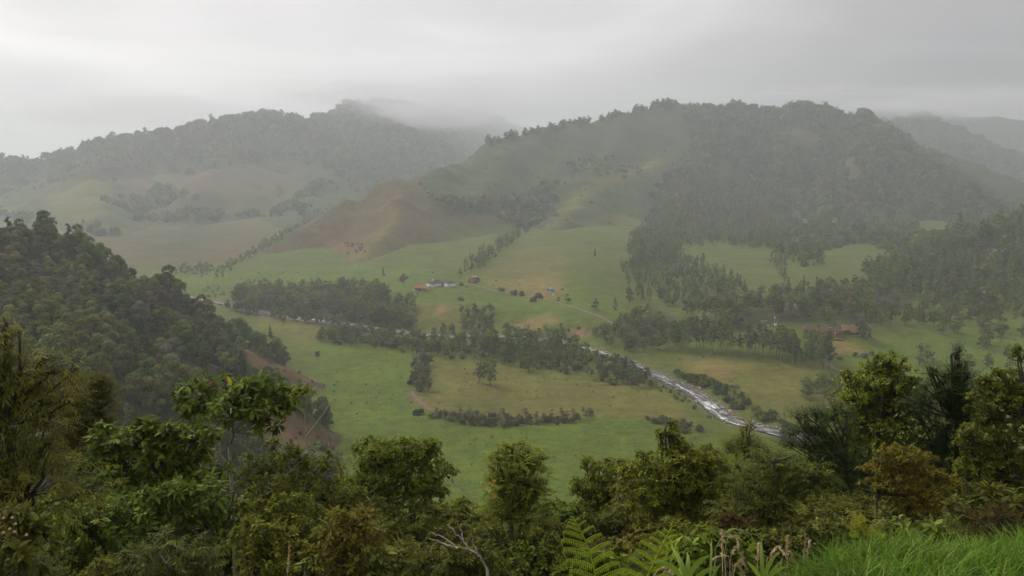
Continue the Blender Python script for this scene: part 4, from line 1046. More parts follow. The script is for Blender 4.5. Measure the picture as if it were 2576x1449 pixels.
# near wooded hill
HP = [(-60, 560), (100, 560), (240, 610), (440, 700), (620, 840), (880, 950), (900, 1010), (960, 1160), (900, 1300), (-60, 1300)]
BARE = [COVER['H1'][i][1] for i in range(1, 6)]
P = spots(HP, 7.4, 71, ['H1'], BARE)
px, py = proj(P); dd = P[:, 1]
see = (py < 1130 + np.where(px < 300, -200, 0)) & (px > -30)
order = np.argsort(-(see * 1e3) + dd + 30 * np.random.default_rng(2).random(len(P)))
ind, rest = order[:300], order[300:]
sides = []
rng = np.random.default_rng(72)
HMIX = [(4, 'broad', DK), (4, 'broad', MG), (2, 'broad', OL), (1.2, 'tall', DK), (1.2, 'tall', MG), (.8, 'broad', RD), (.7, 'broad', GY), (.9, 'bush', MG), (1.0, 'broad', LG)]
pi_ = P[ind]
qx, qy = proj(pi_); lit = (qx + (qy - 600) * .9 + 40 * fbm(pi_[:, 0], pi_[:, 1], 30, 2, 4)) < 430  # upper part of the hill gets a lighter green tree mix
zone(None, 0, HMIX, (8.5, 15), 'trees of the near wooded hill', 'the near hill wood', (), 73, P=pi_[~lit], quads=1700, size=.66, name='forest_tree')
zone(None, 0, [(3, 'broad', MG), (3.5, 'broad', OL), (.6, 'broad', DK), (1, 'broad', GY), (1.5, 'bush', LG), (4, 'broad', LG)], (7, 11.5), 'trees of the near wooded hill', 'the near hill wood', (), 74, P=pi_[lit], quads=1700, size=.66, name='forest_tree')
far_wood('hill_wood', None, 0, (8, 14), [(4, 'broad', DK), (3, 'broad', MG), (1.5, 'broad', OL), (1, 'tall', DK)], 'dense evergreen wood covering the rest of the near hill', 74, None, 800, .8, P=P[rest])
BG = [(2, 'bush', RD), (1, 'bush', OL), (1, 'bush', MG)]
for i in (1, 2, 3): zone(BARE[i], 7, BG, (2.2, 4.5), 'shrubs on the rusty slope', 'the rusty slope of the near hill', ('uphill', 'downhill'), 80 + i, ['H1'], quads=260, size=.4)
# valley woods
zone([(575, 745), (700, 735), (930, 728), (1045, 785), (1040, 826), (960, 830), (900, 822), (700, 797), (600, 785)], 8.5, BW + [(.5, 'broad', GY)], (11, 16), 'trees of the wood below the farm', 'the wood below the red roofed shed', (), 100, quads=500, size=.75)
zone([(800, 835), (1000, 852), (1180, 868), (1480, 872), (1500, 890), (1640, 955), (1640, 985), (1420, 940), (1180, 905), (1060, 895), (960, 880), (800, 862)], 5.8,
     [(3.0, 'scrub', GY), (1.5, 'broad', DK), (1.6, 'broad', MG), (1.8, 'scrub', OL), (1.5, 'bush', MG), (1, 'bush', GY)], (6.5, 13), 'riverside scrub on the south bank', 'the scrub belt south of the river', ('near the wooded hill', 'near the open rapids'), 110, quads=420, size=.7)
zone([(560, 775), (640, 800), (760, 815), (860, 828), (1000, 850), (1150, 858), (1200, 858), (1200, 842), (1060, 836), (930, 818), (800, 800), (640, 772)], 7.5, [(2, 'broad', DK), (2, 'scrub', GY), (1, 'broad', OL), (1, 'scrub', OL)], (6.5, 11), 'trees lining the upper river', 'the tree line of the upper river', (), 112, quads=400, size=.7)
zone([(1200, 850), (1480, 862), (1490, 890), (1330, 905), (1200, 890)], 9.5, [(3, 'broad', DK), (1, 'broad', MG)], (9, 14), 'dark trees by the upper rapids', 'the dark clump by the upper rapids', ('upstream', 'downstream'), 115, quads=500, size=.75)
zone([(1045, 890), (1085, 895), (1078, 990), (1040, 985)], 3.6, [(3, 'scrub', GY), (1, 'scrub', OL), (1, 'bush', GY)], (7, 10.5), 'hedgerow between the two meadows', 'the hedgerow between the two meadows', ('on its meadow side', 'on its olive field side'), 120, quads=420, size=.6)
zone([(1085, 1046), (1130, 1042), (1180, 1045), (1340, 1058), (1480, 1045), (1520, 1056), (1500, 1064), (1330, 1074), (1240, 1074), (1150, 1064)], 3.0, [(2, 'bush', RD), (1.5, 'bush', GY), (1, 'bush', DK), (1, 'scrub', RD), (.8, 'scrub', GY)], (5.5, 9.5), 'shrub belt across the near meadow', 'the shrub belt across the near meadow', ('toward the stream bed', 'toward the river'), 130, quads=300, size=.45)
zone([(1620, 1055), (1660, 1050), (1760, 1075), (1770, 1090), (1700, 1085)], 3.4, [(2, 'bush', DK), (1, 'bush', MG), (1, 'bush', RD)], (5.5, 9), 'bushes on the meadow corner', 'the bush row on the meadow corner', ('toward the shrub belt', 'toward the river'), 131, quads=300, size=.45)
zone([(1690, 935), (1800, 965), (1870, 1000), (1900, 1030), (2000, 1070), (2080, 1110), (1990, 1095), (1940, 1070), (1860, 1035), (1810, 1000), (1740, 965)], 4.0, [(3, 'bush', DK), (2, 'bush', MG), (1, 'scrub', OL), (1, 'broad', DK)], (6, 11), 'bushes on the east bank of the river', 'the bushes on the far river bank', ('upstream', 'downstream'), 140, quads=380, size=.5)
zone([(1560, 905), (1650, 945), (1740, 1000), (1800, 1050), (1780, 1060), (1700, 1010), (1600, 950)], 4.2, [(2, 'bush', OL), (1, 'bush', GY), (1, 'scrub', OL)], (3.2, 6.5), 'low scrub on the west bank', 'the low scrub along the near river bank', ('upstream', 'downstream'), 145, quads=240, size=.4)
zone([(1950, 1094), (1975, 1078), (2100, 1105), (2300, 1180), (2250, 1200), (2050, 1150), (1960, 1118)], 4.5, [(2, 'scrub', GY), (1, 'bush', GY)], (8, 12), 'pale scrub by the lower river', 'the pale scrub by the lower river', ('upstream', 'downstream'), 146, quads=300, size=.5)
zone([(1150, 785), (1240, 785), (1250, 842), (1180, 838), (1140, 800)], 7, [(2, 'broad', DK), (1, 'broad', OL), (1.5, 'scrub', RD)], (7, 10), 'thicket on the terrace scarp', 'the thicket on the terrace scarp', ('toward the farm', 'toward the road'), 150, quads=450, size=.75)
zone([(1260, 835), (1480, 825), (1560, 840), (1540, 855), (1440, 845), (1290, 845)], 5.5, [(2, 'bush', MG), (1.5, 'scrub', GY), (1, 'broad', MG)], (4.5, 7.5), 'scrub on the north bank of the upper rapids', 'the scrub above the upper rapids', ('toward the thicket', 'toward the road end'), 151, quads=350, size=.6)
zone([(1500, 850), (1580, 800), (1640, 790), (1700, 850), (1690, 890), (1560, 890)], 8.5, BW, (8, 12), 'trees where the road meets the river', 'the grove at the foot of the road', ('by the road', 'by the knoll'), 160, quads=500, size=.75)
zone([(1700, 835), (1800, 800), (1960, 790), (2200, 790), (2200, 812), (1960, 812), (1860, 828), (1720, 862)], 9, BW + [(.5, 'tall', DK), (.5, 'broad', RD)], (9, 14), 'wood behind the knoll', 'the wood behind the knoll', ('near the river', 'behind the ranch house'), 170, quads=450, size=.8)
zone([(1700, 790), (1900, 745), (2150, 715), (2230, 735), (2200, 785), (1960, 785), (1790, 800)], 11, BW + [(1, 'tall', MG)], (9, 14), 'wood at the foot of the wooded face', 'the wood below the two pale pastures', ('near the plantation', 'near the eucalyptus hill'), 171, quads=400, size=.9)
zone([(1670, 885), (1800, 890), (1960, 912), (2085, 935), (2090, 915), (1960, 892), (1800, 875), (1690, 872)], 4.6, [(3, 'euc', EU), (1, 'tall', DK), (1, 'euc', DK)], (13, 17), 'eucalyptus row at the edge of the olive field', 'the eucalyptus row below the knoll', ('near the river', 'near the dirt track'), 180, quads=480, size=.7)
zone([(1960, 870), (2075, 870), (2080, 915), (1980, 905)], 8, [(2, 'broad', DK), (1, 'euc', EU), (1, 'broad', MG)], (11, 14), 'clump beside the ranch house', 'the clump in front of the ranch house', ('toward the kiosk', 'toward the lawn'), 181, quads=500, size=.75)
zone([(2010, 985), (2080, 965), (2130, 985), (2130, 1010), (2030, 1005)], 7, [(1, 'broad', MG), (1, 'broad', DK)], (7, 10), 'grove below the dirt track', 'the grove below the dirt track', ('toward the river', 'toward the big foreground tree'), 182, quads=500, size=.7)
zone([(2070, 893), (2190, 893), (2200, 905), (2085, 908)], 7, [(1, 'bush', DK), (1, 'bush', MG)], (6, 9), 'orchard bushes below the lawn', 'the orchard row below the lawn', ('by the eucalyptus', 'by the pasture'), 183, quads=350, size=.5)
zone([(2150, 775), (2600, 760), (2600, 960), (2300, 940), (2230, 880), (2160, 860)], 21, [(3, 'broad', DK), (2, 'broad', MG), (1, 'euc', EU), (1, 'tall', DK), (.6, 'broad', GY)], (8, 13), 'trees scattered over the right pasture', 'the open pasture beyond the barn', ('near the barn', 'near the eucalyptus hill'), 184, quads=480, size=.75)
zone([(2170, 765), (2600, 740), (2600, 850), (2200, 830)], 14, [(2, 'broad', DK), (2, 'euc', EU), (1, 'broad', OL)], (8, 13), 'trees thickening below the eucalyptus hill', 'the tree belt below the eucalyptus hill', ('near the barn', 'far from the barn'), 185, quads=400, size=.85)
# slopes
zone([(1180, 690), (1205, 682), (1320, 590), (1312, 580), (1170, 665)], 9, [(2, 'tall', DK), (2, 'broad', DK), (1, 'broad', OL)], (7, 11), 'trees along the creek above the farm', 'the creek line above the farm', ('low down', 'high up'), 190, quads=380, size=.8)
zone([(525, 690), (545, 700), (640, 645), (735, 588), (835, 520), (825, 512), (725, 575), (625, 635)], 7, [(2, 'bush', DK), (2, 'broad', DK)], (4.5, 7), 'hedge up the edge of the bare spur', 'the hedge climbing the bare spur edge', ('near the plain', 'near the summit'), 191, quads=260, size=.8)
zone([(415, 680), (530, 660), (540, 690), (430, 692)], 8, [(1, 'bush', DK), (1, 'broad', DK)], (5, 7), 'hedge at the head of the plain', 'the hedge at the head of the plain', ('behind the near hill', 'by the bare spur'), 192, quads=260, size=.8)
zone([(870, 615), (915, 612), (920, 635), (880, 640)], 7, [(1, 'bush', DK)], (5, 7), 'thicket on the bare spur', 'the dark thicket on the bare spur', ('', ''), 193, quads=260, size=.7)
zone([(430, 740), (540, 720), (600, 745), (560, 770), (450, 755)], 12, [(1, 'bush', DK), (1, 'broad', GY), (1, 'bush', OL)], (4, 7), 'bushes on the upper plain', 'the bushes by the upper river bend', ('behind the near hill', 'by the wood'), 194, quads=260, size=.6)
P = np.array([hit(a, c) for a, c in [(1236, 346 + 14), (1252, 358), (1270, 350), (1290, 345), (1306, 342), (1324, 338), (1344, 334), (1360, 331), (1378, 328), (1395, 324), (1412, 320), (1428, 318), (1446, 314), (1462, 311), (1480, 309), (1496, 305), (1514, 302), (1530, 299), (1546, 295), (1562, 293), (1580, 290), (1596, 285), (1612, 281), (1630, 277), (1646, 273), (1660, 268), (1674, 266), (1690, 268)]], float)
P = np.concatenate([P, np.array([hit(a, c) for a, c in [(1650, 268), (1662, 266), (1676, 265), (1686, 267), (1745, 270), (1812, 266), (1822, 264), (1832, 266), (1770, 270), (1860, 270)]])])
zone(None, 0, [(1, 'broad', DK)], (11, 18), 'dark trees along the mountain crest', 'the bare mountain crest line', (), 195, P=np.repeat(P, 2, 0) + np.random.default_rng(4).normal(size=(2 * len(P), 3)) * [9, 7, 0] - [0, 0, 5], quads=340, size=1.3)
zone([(1565, 690), (1600, 640), (1700, 640), (1750, 660), (1880, 730), (1890, 765), (1720, 775), (1580, 765)], 9.5, [(3, 'euc', EU), (1, 'tall', MG), (1, 'broad', DK)], (8, 12), 'eucalyptus plantation on the slope', 'the eucalyptus plantation beside the green slope', ('by the green slope', 'by the pale pasture'), 196, quads=300, size=1.0)
zone([(1940, 630), (1965, 640), (1990, 710), (1960, 730), (1945, 690)], 13, [(1, 'tall', DK), (1, 'euc', EU)], (11, 15), 'strip of trees between two pale pastures', 'the strip between the two pale pastures', ('', ''), 197, quads=300, size=1.0)
# single trees
for kind, mat, px, py, hh, lab in (('broad', DK, 1232, 970, 17.5, 'large dense tree standing alone on the olive meadow'), ('broad', MG, 1205, 962, 12, 'smaller crown leaning against the large lone meadow tree'), ('broad', DK, 1330, 936, 13.5, 'dark tree at the meadow edge right of the lone tree'),
                                   ('bush', DK, 1050, 1042, 4.2, 'dark round bush below the eroded stream bed'), ('broad', RD, 1016, 722, 13, 'tall rust coloured tree behind the red roofed shed'), ('tall', DK, 964, 706, 14, 'slender pale tree alone on the green strip below the bare spur'),
                                   ('tall', DK, 1170, 694, 13, 'tall dark tree behind the farmhouse yard'), ('broad', DK, 1158, 694, 8, 'low dark tree beside the tall one behind the farmhouse yard'), ('bush', DK, 1055, 731, 4.5, 'dark bush in front of the red shed roof'),
                                   ('broad', DK, 1498, 780, 10, 'dark round tree alone above the bend of the road'), ('tall', DK, 1496, 655, 14, 'slender dark tree alone high on the green slope'), ('tall', DK, 1548, 795, 15, 'tall dark tree beside the road on the slope'), ('broad', RD, 1600, 805, 11, 'rust tinted spreading tree beside the road end'),
                                   ('bush', DK, 1260, 733, 4.5, 'bush on the uphill side of the road nearest the farm'), ('bush', DK, 1290, 741, 5.2, 'pair bush halfway between farm and blue shelter'), ('bush', MG, 1312, 745, 5.0, 'light bush halfway between farm and blue shelter'), ('bush', DK, 1355, 750, 5.8, 'wide bush on the road below the blue shelter'),
                                   ('broad', DK, 1428, 763, 8, 'small round tree above the road right of the blue shelter'), ('broad', MG, 1405, 760, 5, 'small pale tree above the road next to a round one'), ('bush', DK, 1158, 757, 4, 'wide dark bush on the terrace edge below the farm'), ('bush', DK, 1340, 758, 4.4, 'dark bush on the terrace edge below the road'),
                                   ('bush', DK, 1160, 718.5, 3.6, 'round dark bush in front of the pale yard wall'), ('bush', DK, 1200, 706, 5.5, 'dark bush beside the brick hut'), ('cone', DK, 680, 852, 11, 'dark conical tree standing on the left meadow'), ('scrub', GY, 798, 905, 6, 'pale feathery tree alone on the bright left meadow'),
                                   ('broad', GY, 2170, 850, 16, 'large pale crowned tree rising beside the thatched barn'), ('broad', DK, 2030, 862, 9, 'dark tree hiding the end of the ranch house roof'), ('tall', RD, 2098, 838, 8, 'thin rusty tree between the ranch house and the barn'), ('broad', OL, 2052, 868, 7, 'olive tree in front of the ranch house corner'), ('broad', DK, 2168, 846, 8, 'dark tree overhanging the barn roof edge'), ('broad', MG, 2120, 857, 4, 'low spreading tree on the lawn by the timber pile'), ('tall', DK, 2186, 866, 13, 'dark slender tree with pale trunk right of the barn'), ('broad', DK, 2470, 872, 9, 'dark upright tree alone in the right pasture'), ('broad', GY, 2312, 920, 9, 'pale crowned tree with bare trunk in the right pasture')):
    q = hit(px, py); plant(kind, mat, q - [0, 0, .2], hh * float(grow(q[1])) / HGT[kind], px * .37, lab, None, int(px), 700, .6, kind == 'tall')
for i, (px, py, hh, lab) in enumerate(((2005, 562, 19, 'silvery white crowned tree highest on the wooded face'), (2022, 575, 14, 'silvery tree just below the highest silvery crown'), (2100, 578, 17, 'silvery tree right of the highest silvery crown'), (2015, 615, 12, 'silvery tree lowest on the wooded face'), (2028, 620, 11, 'small silvery tree beside the lowest silvery crown'),
                                       (1080, 500, 13, 'silvery tree in the gully behind the bare spur'), (1980, 790, 9, 'silvery crown in the wood behind the knoll'), (1998, 790, 8, 'second silvery crown in the wood behind the knoll'), (1700, 500, 9, 'small silvery tree on the edge of the wooded face'), (1890, 452, 9, 'faint silvery tree high on the wooded face'))):
    q = hit(px, py); plant('broad', SV, q - [0, 0, .2], hh * float(grow(q[1])) / 9.2, i * 1.3, lab, None, i, 260, .9)
for i, (px, py, hh) in enumerate(((255, 905, 9), (118, 735, 7), (35, 790, 6))):     # tree ferns and palms on the near hill
    b = MB(); q = hit(px, py, 150); t = thing('palm_tree', ['pale palm with drooping fronds on the near wooded hill', 'small palm beside the bright clearing on the near hill', 'small palm low in the wood of the near hill'][i], 'palm', tuple(q), i)
    b.tube([(0, 0, -.5), (.1, 0, hh * .5), (0, .1, hh)], [.22, .15, .13], 6); part('trunk', b.mesh('trunk', BARK_PALE), t)
    for a in np.arange(0, 6.28, .42):
        c = MB(); s = np.linspace(0, 1, 7); r_ = 3.0 * s; z = hh + 1.3 * s - 2.1 * s * s; ln = np.stack([r_ * math.cos(a), r_ * math.sin(a), z], 1)
        sd_ = np.array([-math.sin(a), math.cos(a), 0])
        for k in range(6):
            for sg in (-1, 1): c.leaves(ln[k:k + 1] + (ln[k + 1:k + 2] - ln[k:k + 1]) * .5, (sd_ * sg + [0.5 * math.cos(a), .5 * math.sin(a), -.35])[None], np.array([[0, 0, 1.]]), .9, .28, .8)
        part('frond', c.mesh('frond', GY if i == 0 else MG, tone=True), t)
plant_all()
# woods of the mountains
CLEAR = [[(1795, 430), (1825, 395), (1850, 440), (1815, 480)], [(1985, 325), (2065, 335), (2055, 375), (1975, 365)], [(2290, 540), (2390, 560), (2430, 610), (2320, 600)], [(2120, 400), (2150, 390), (2165, 440), (2130, 450)]]
WOOD_LOW = [(1580, 650), (1640, 560), (1690, 455), (1760, 440), (1960, 500), (2000, 640), (1960, 640), (1900, 620), (1740, 618), (1700, 640), (1690, 700)]
far_wood('eucalyptus_wood', WOOD_LOW, 7.6, (10, 15), [(4, 'euc', EU), (1, 'tall', MG), (1, 'broad', DK), (.7, 'broad', OL)], 'lighter eucalyptus wood on the lower face of the main mountain', 299, ['M1', 'V'], 150, 1.4, CLEAR, ragged=22, gaps=80)
far_wood('mountain_wood', WOOD_RIGHT, 8.2, (6.5, 12.5), [(2, 'bush', DK), (1, 'bush', MG), (3.5, 'broad', DK), (1, 'tall', DK), (1.3, 'broad', MG), (.5, 'broad', OL), (.2, 'broad', GY)], 'dense wood covering the upper face of the main mountain', 300, ['M1', 'V'], 140, 1.5, CLEAR + [WOOD_LOW], ragged=26, gaps=100)
far_wood('mountain_wood', [(1700, 275), (1830, 262), (2000, 250), (2180, 280), (2230, 330), (2420, 480), (2700, 640), (2500, 700), (2350, 600), (2240, 640), (2300, 400), (2180, 330), (2000, 290), (1830, 300), (1740, 330)], 8, (5.5, 9.5), [(2, 'bush', DK), (1, 'broad', DK), (1, 'broad', MG)], 'wood along the high crest of the main mountain', 301, ['M1'], 130, 1.5)
far_wood('gully_wood', [(1060, 470), (1100, 500), (1300, 500), (1380, 460), (1420, 480), (1360, 560), (1320, 590), (1250, 540), (1120, 540)], 12, (6, 10), [(2, 'bush', DK), (1, 'broad', DK)], 'bushes filling the gully behind the bare spur', 302, ['M1', 'V'], 110, 1.3)
far_wood('slope_scrub', [(1300, 480), (1440, 400), (1680, 380), (1640, 420), (1450, 480), (1380, 560)], 18, (4, 7), [(1, 'bush', DK), (1, 'broad', DK)], 'loose scrub on the upper slope', 303, ['M1'], 110, 1.2)
far_wood('mountain_wood', COVER['M2'][-1][1], 12, (6.5, 11), [(2, 'broad', DK), (1.5, 'broad', MG), (2, 'bush', DK)], 'misty wood on the mountain behind the bare spur', 304, ['M2'], 90, 2.0, ragged=24, gaps=140)
far_wood('mountain_wood', [(-120, 440), (0, 392), (300, 330), (620, 276), (720, 280), (800, 292), (870, 260), (950, 250), (955, 275), (870, 290), (800, 320), (620, 312), (300, 365), (0, 428), (-120, 470)], 8.5, (4.5, 7.5), [(2, 'bush', DK), (1, 'broad', MG)], 'trees lining the crest of the misty mountain', 298, ['M2'], 90, 1.7)
far_wood('slope_scrub', [(-20, 530), (150, 560), (300, 470), (560, 480), (760, 420), (860, 480), (760, 540), (560, 560), (400, 560), (330, 620), (100, 600)], 19, (8, 12), [(2, 'broad', DK), (1, 'bush', DK)], 'loose scrub on the lower misty mountain', 305, ['M2'], 90, 1.8)
far_wood('mountain_wood', [(2150, 290), (2330, 270), (2450, 330), (2800, 430), (2800, 640), (2300, 640), (2250, 420)], 14, (9, 13), [(1, 'broad', DK), (1, 'bush', DK)], 'blue grey wood on the cloud covered mountain', 306, ['M3'], 80, 2.4)
far_wood('eucalyptus_wood', [(2180, 690), (2300, 640), (2576, 520), (2750, 450), (2750, 790), (2300, 760), (2190, 745)], 8.5, (14, 20), [(3, 'euc', EU), (1, 'tall', MG), (1, 'broad', MG)], 'eucalyptus wood covering the low hill on the right', 307, ['H2', 'V'], 220, 1.2)
far_wood('slope_scrub', [(880, 520), (1000, 440), (1230, 370), (1450, 310), (1700, 270), (1690, 640), (1560, 780), (1200, 690), (1150, 640), (900, 660), (600, 690)], 40, (1.2, 3.6), [(3, 'bush', MG), (1, 'bush', OL), (1, 'broad', DK)], 'single bushes dotted over the grassy mountain slopes', 308, ['M1'], 90, .9)
far_wood('slope_scrub', [(420, 690), (900, 660), (1250, 700), (1560, 740), (1600, 810), (1300, 800), (1100, 760), (900, 735), (560, 730)], 40, (1.2, 2.8), [(3, 'bush', DK), (1, 'bush', OL)], 'small bushes dotted over the farm terrace', 309, ['V'], 70, .6)
far_wood('meadow_scrub', [(780, 860), (1030, 890), (1200, 905), (1640, 970), (1760, 1080), (1830, 1120), (1800, 1300), (900, 1300), (850, 1100)], 15, (.7, 1.5), [(3, 'bush', OL), (1, 'bush', RD), (1, 'bush', DK)], 'weeds and tussocks dotted over the near meadows', 310, ['V'], 60, .5)
far_wood('meadow_scrub', [(1660, 895), (2080, 925), (2200, 900), (2600, 850), (2600, 1000), (2060, 1090), (1900, 1050), (1800, 960)], 14, (.8, 2.0), [(3, 'bush', OL), (1, 'bush', RD), (1, 'bush', DK)], 'weeds and tussocks dotted over the olive field', 311, ['V'], 60, .5)
#@@FOREGROUND
# ------------------------------------------------------------------ trees and plants of the near hillside
YL = (0.30, 0.19, 0.03)
F_BIG = leaf_mat('foliage_large', [(0, (0.071, 0.111, 0.014)), (.55, (0.154, 0.214, 0.023)), (.9, (0.328, 0.405, 0.045)), (.96, (0.461, 0.435, 0.052)), (1, (0.700, 0.485, 0.052))], rough=.6, spec=.18, rnd=.12, hue=.008)
F_LIGHT = leaf_mat('foliage_bright', [(0, (0.097, 0.129, 0.014)), (.5, (0.202, 0.242, 0.027)), (.93, (0.406, 0.426, 0.048)), (1, (0.700, 0.464, 0.044))], rough=.6, spec=.16, rnd=.12, hue=.01)
F_OLIVE = leaf_mat('foliage_olive', [(0, (0.095, 0.114, 0.014)), (.5, (0.194, 0.213, 0.027)), (.93, (0.345, 0.350, 0.045)), (1, YL)], rough=.6, spec=.15, rnd=.12, hue=.01)
F_YEL = leaf_mat('foliage_yellow', [(0, (0.121, 0.118, 0.016)), (.5, (0.241, 0.207, 0.028)), (1, (0.414, 0.325, 0.050))], rough=.6, spec=.15, rnd=.1, hue=.01)
F_PINE = leaf_mat('foliage_pine', [(0, (0.027, 0.050, 0.014)), (.6, (0.059, 0.095, 0.022)), (1, (0.135, 0.180, 0.038))], rough=.6, spec=.2, rnd=.1, hue=.005)
F_DARK = leaf_mat('foliage_shade', [(0, (0.074, 0.087, 0.015)), (.6, (0.154, 0.177, 0.025)), (.95, (0.323, 0.312, 0.039)), (1, (0.700, 0.455, 0.054))], rough=.6, spec=.18, rnd=.25, hue=.012)  # darker green leaves, mostly for the undergrowth
F_BROWN = leaf_mat('foliage_brown', [(0, (0.052, 0.039, 0.013)), (.6, (0.111, 0.081, 0.026)), (1, (0.247, 0.150, 0.046))], rough=.7, rnd=.15, hue=.01)
F_FERN = leaf_mat('fern_green', [(0, (0.30, 0.42, 0.025)), (1, (0.48, 0.58, 0.060))], rough=.5, trans=.45, rnd=.05, hue=.004)
F_GRASS = leaf_mat('grass_green', [(0, (0.060, 0.125, 0.013)), (.6, (0.126, 0.225, 0.024)), (.94, (0.228, 0.388, 0.040)), (1, (0.408, 0.350, 0.110))], rough=.5, trans=.3, rnd=.02, hue=.002)
F_BLADE = leaf_mat('blade_green', [(0, (0.15, 0.26, 0.025)), (1, (0.29, 0.42, 0.06))], rough=.35, spec=.5, trans=.3, rnd=.05, hue=.004)
STRAW = leaf_mat('dry_straw', [(0, (0.42, 0.31, 0.17)), (1, (0.70, 0.57, 0.36))], rough=.8, trans=.2, rnd=.05, hue=.005)
PINK = plain_mat('pink_blossom', (0.55, 0.28, 0.24), .7, .2, 20, 0)
MAGENTA = plain_mat('magenta_blossom', (0.50, 0.06, 0.20), .7, .2, 20, 0)
ORANGE = plain_mat('orange_blossom', (0.62, 0.26, 0.03), .7, .2, 20, 0); REDB = plain_mat('red_leaf', (0.42, 0.07, 0.03), .7, .2, 20, 0)
TWIG = plain_mat('twig_bark', (0.13, 0.105, 0.075), .9, .3, 12, .3)
PALEB = plain_mat('whitish_bark', (0.40, 0.36, 0.29), .85, .3, 9, .3)
SPEC = dict(
 big=dict(L=.25, W=.085, k=9, droop=.75, style='rosette', cover=2.2), bigs=dict(L=.19, W=.075, k=8, droop=.55, style='rosette', cover=2.4),
 small=dict(L=.105, W=.040, k=9, droop=.1, style='rosette', cover=2.4), tiny=dict(L=.075, W=.026, k=10, droop=.15, style='rosette', cover=2.2),
 pinnate=dict(L=.085, W=.028, k=13, droop=.35, style='spray', cover=2.4), droopy=dict(L=.13, W=.028, k=15, droop=.6, style='spray', cover=2.6),
 needle=dict(L=.10, W=.016, k=16, droop=.15, style='spray', cover=4.2), fine=dict(L=.06, W=.016, k=14, droop=.1, style='spray', cover=3.0))
def leaves_for(rng, b, C, rad, sp, d, keep=None, top=1.0):
    """leaf clusters of one clump; returns the twig tips"""
    L = sp['L']; pxl = L * FPX / d
    area = rad[0] * rad[1] * (FPX / d) ** 2 * math.pi
    n = max(5, int(1.65 * sp['cover'] * area / (pxl * pxl * 2.2)))
    u = rand_dirs(rng, n); u[:, 2] = np.where((u[:, 2] < -.3) & (rng.random(n) < .6), -u[:, 2], u[:, 2])
    q = rng.uniform(.25, 1.05, n) ** .5; q = np.where(rng.random(n) < .14, q * rng.uniform(1.1, 1.5, n), q)
    lump = 1 + .26 * np.sin(u[:, 0] * 5 + C[0] * 3) * np.cos(u[:, 2] * 4 + C[2])
    T = C + u * np.array(rad) * (q * lump)[:, None]
    O = u + np.array([0, 0, .45]); O /= np.linalg.norm(O, axis=1)[:, None]
    k = sp['k']; TT = np.repeat(T, k, 0); OO = np.repeat(O, k, 0); m = n * k
    base = np.clip(rng.normal(.45, .17, n), .05, .9) ; tone = np.clip(np.repeat(base, k) + rng.normal(0, .14, m), 0, .93)
    yel = rng.random(m) < (.005 if L > .15 else .014); tone = np.where(yel, rng.uniform(.95, 1, m), tone)
    s = rng.uniform(.65, 1.2, m)
    if sp['style'] == 'rosette':
        r_ = rand_dirs(rng, m); r_ -= OO * (r_ * OO).sum(1)[:, None] * .8
        D = OO * rng.uniform(.15, .9, m)[:, None] + r_ + np.array([0, 0, -sp['droop']]) * rng.uniform(.5, 1.2, m)[:, None]
        N = OO * .8 + np.array([0, 0, .6]) + rand_dirs(rng, m) * .35
        B = TT + r_ * L * .12
    else:
        ax = O + rand_dirs(rng, n) * .6 + np.array([0, 0, -sp['droop'] * .6]); ax /= np.linalg.norm(ax, axis=1)[:, None]
        sd_ = np.cross(ax, np.array([0, 0, 1.0])); sd_ /= np.linalg.norm(sd_, axis=1)[:, None] + 1e-6
        t = np.tile(np.linspace(0, 1, k), n); A_ = np.repeat(ax, k, 0); S_ = np.repeat(sd_, k, 0) * np.tile(np.where(np.arange(k) % 2, 1, -1), n)[:, None]
        ln = L * 3.2
        B = TT + A_ * (t * ln)[:, None] + np.array([0, 0, -1]) * (sp['droop'] * .5 * ln * t * t)[:, None]
        D = S_ * .9 + A_ * .75 + np.array([0, 0, -sp['droop']]) + rand_dirs(rng, m) * .25
        N = np.array([0, 0, 1.0]) + OO * .4 + rand_dirs(rng, m) * .3; s *= 1.1 - .5 * t
    if keep is not None:
        dn = D / np.linalg.norm(D, axis=1)[:, None]
        for i in range(m): keep.append((B[i], dn[i], N[i], L * s[i], sp['W'] * s[i], tone[i]))
    else: b.leaves(B, D, N, L * s, sp['W'] * s, tone, .18)
    return T
LEAFM = {}
def leaf_mesh(mat, tone):
    key = (mat.name, tone)
    if key not in LEAFM:
        V = [(0, 0, 0), (.22, .3, .03), (.78, .34, .02), (1, 0, -.14), (.78, -.34, .02), (.22, -.3, .03), (.4, 0, -.02), (.75, 0, -.05)]
        V = np.array(V) * [1, 1.45, 1]
        Q = [(0, 6, 1, 1), (1, 6, 7, 2), (2, 7, 3, 3), (0, 5, 6, 6), (5, 4, 7, 6), (4, 3, 7, 7)]
        bm = bmesh.new(); vv = [bm.verts.new(v) for v in V]
        for f in Q: bm.faces.new([vv[i] for i in dict.fromkeys(f)])
        me = bpy.data.meshes.new('leaf'); bm.to_mesh(me); bm.free()
        a = me.attributes.new('tone', 'FLOAT', 'FACE'); a.data.foreach_set('value', np.full(len(me.polygons), tone, np.float32)); me.materials.append(mat); LEAFM[key] = me
    return LEAFM[key]
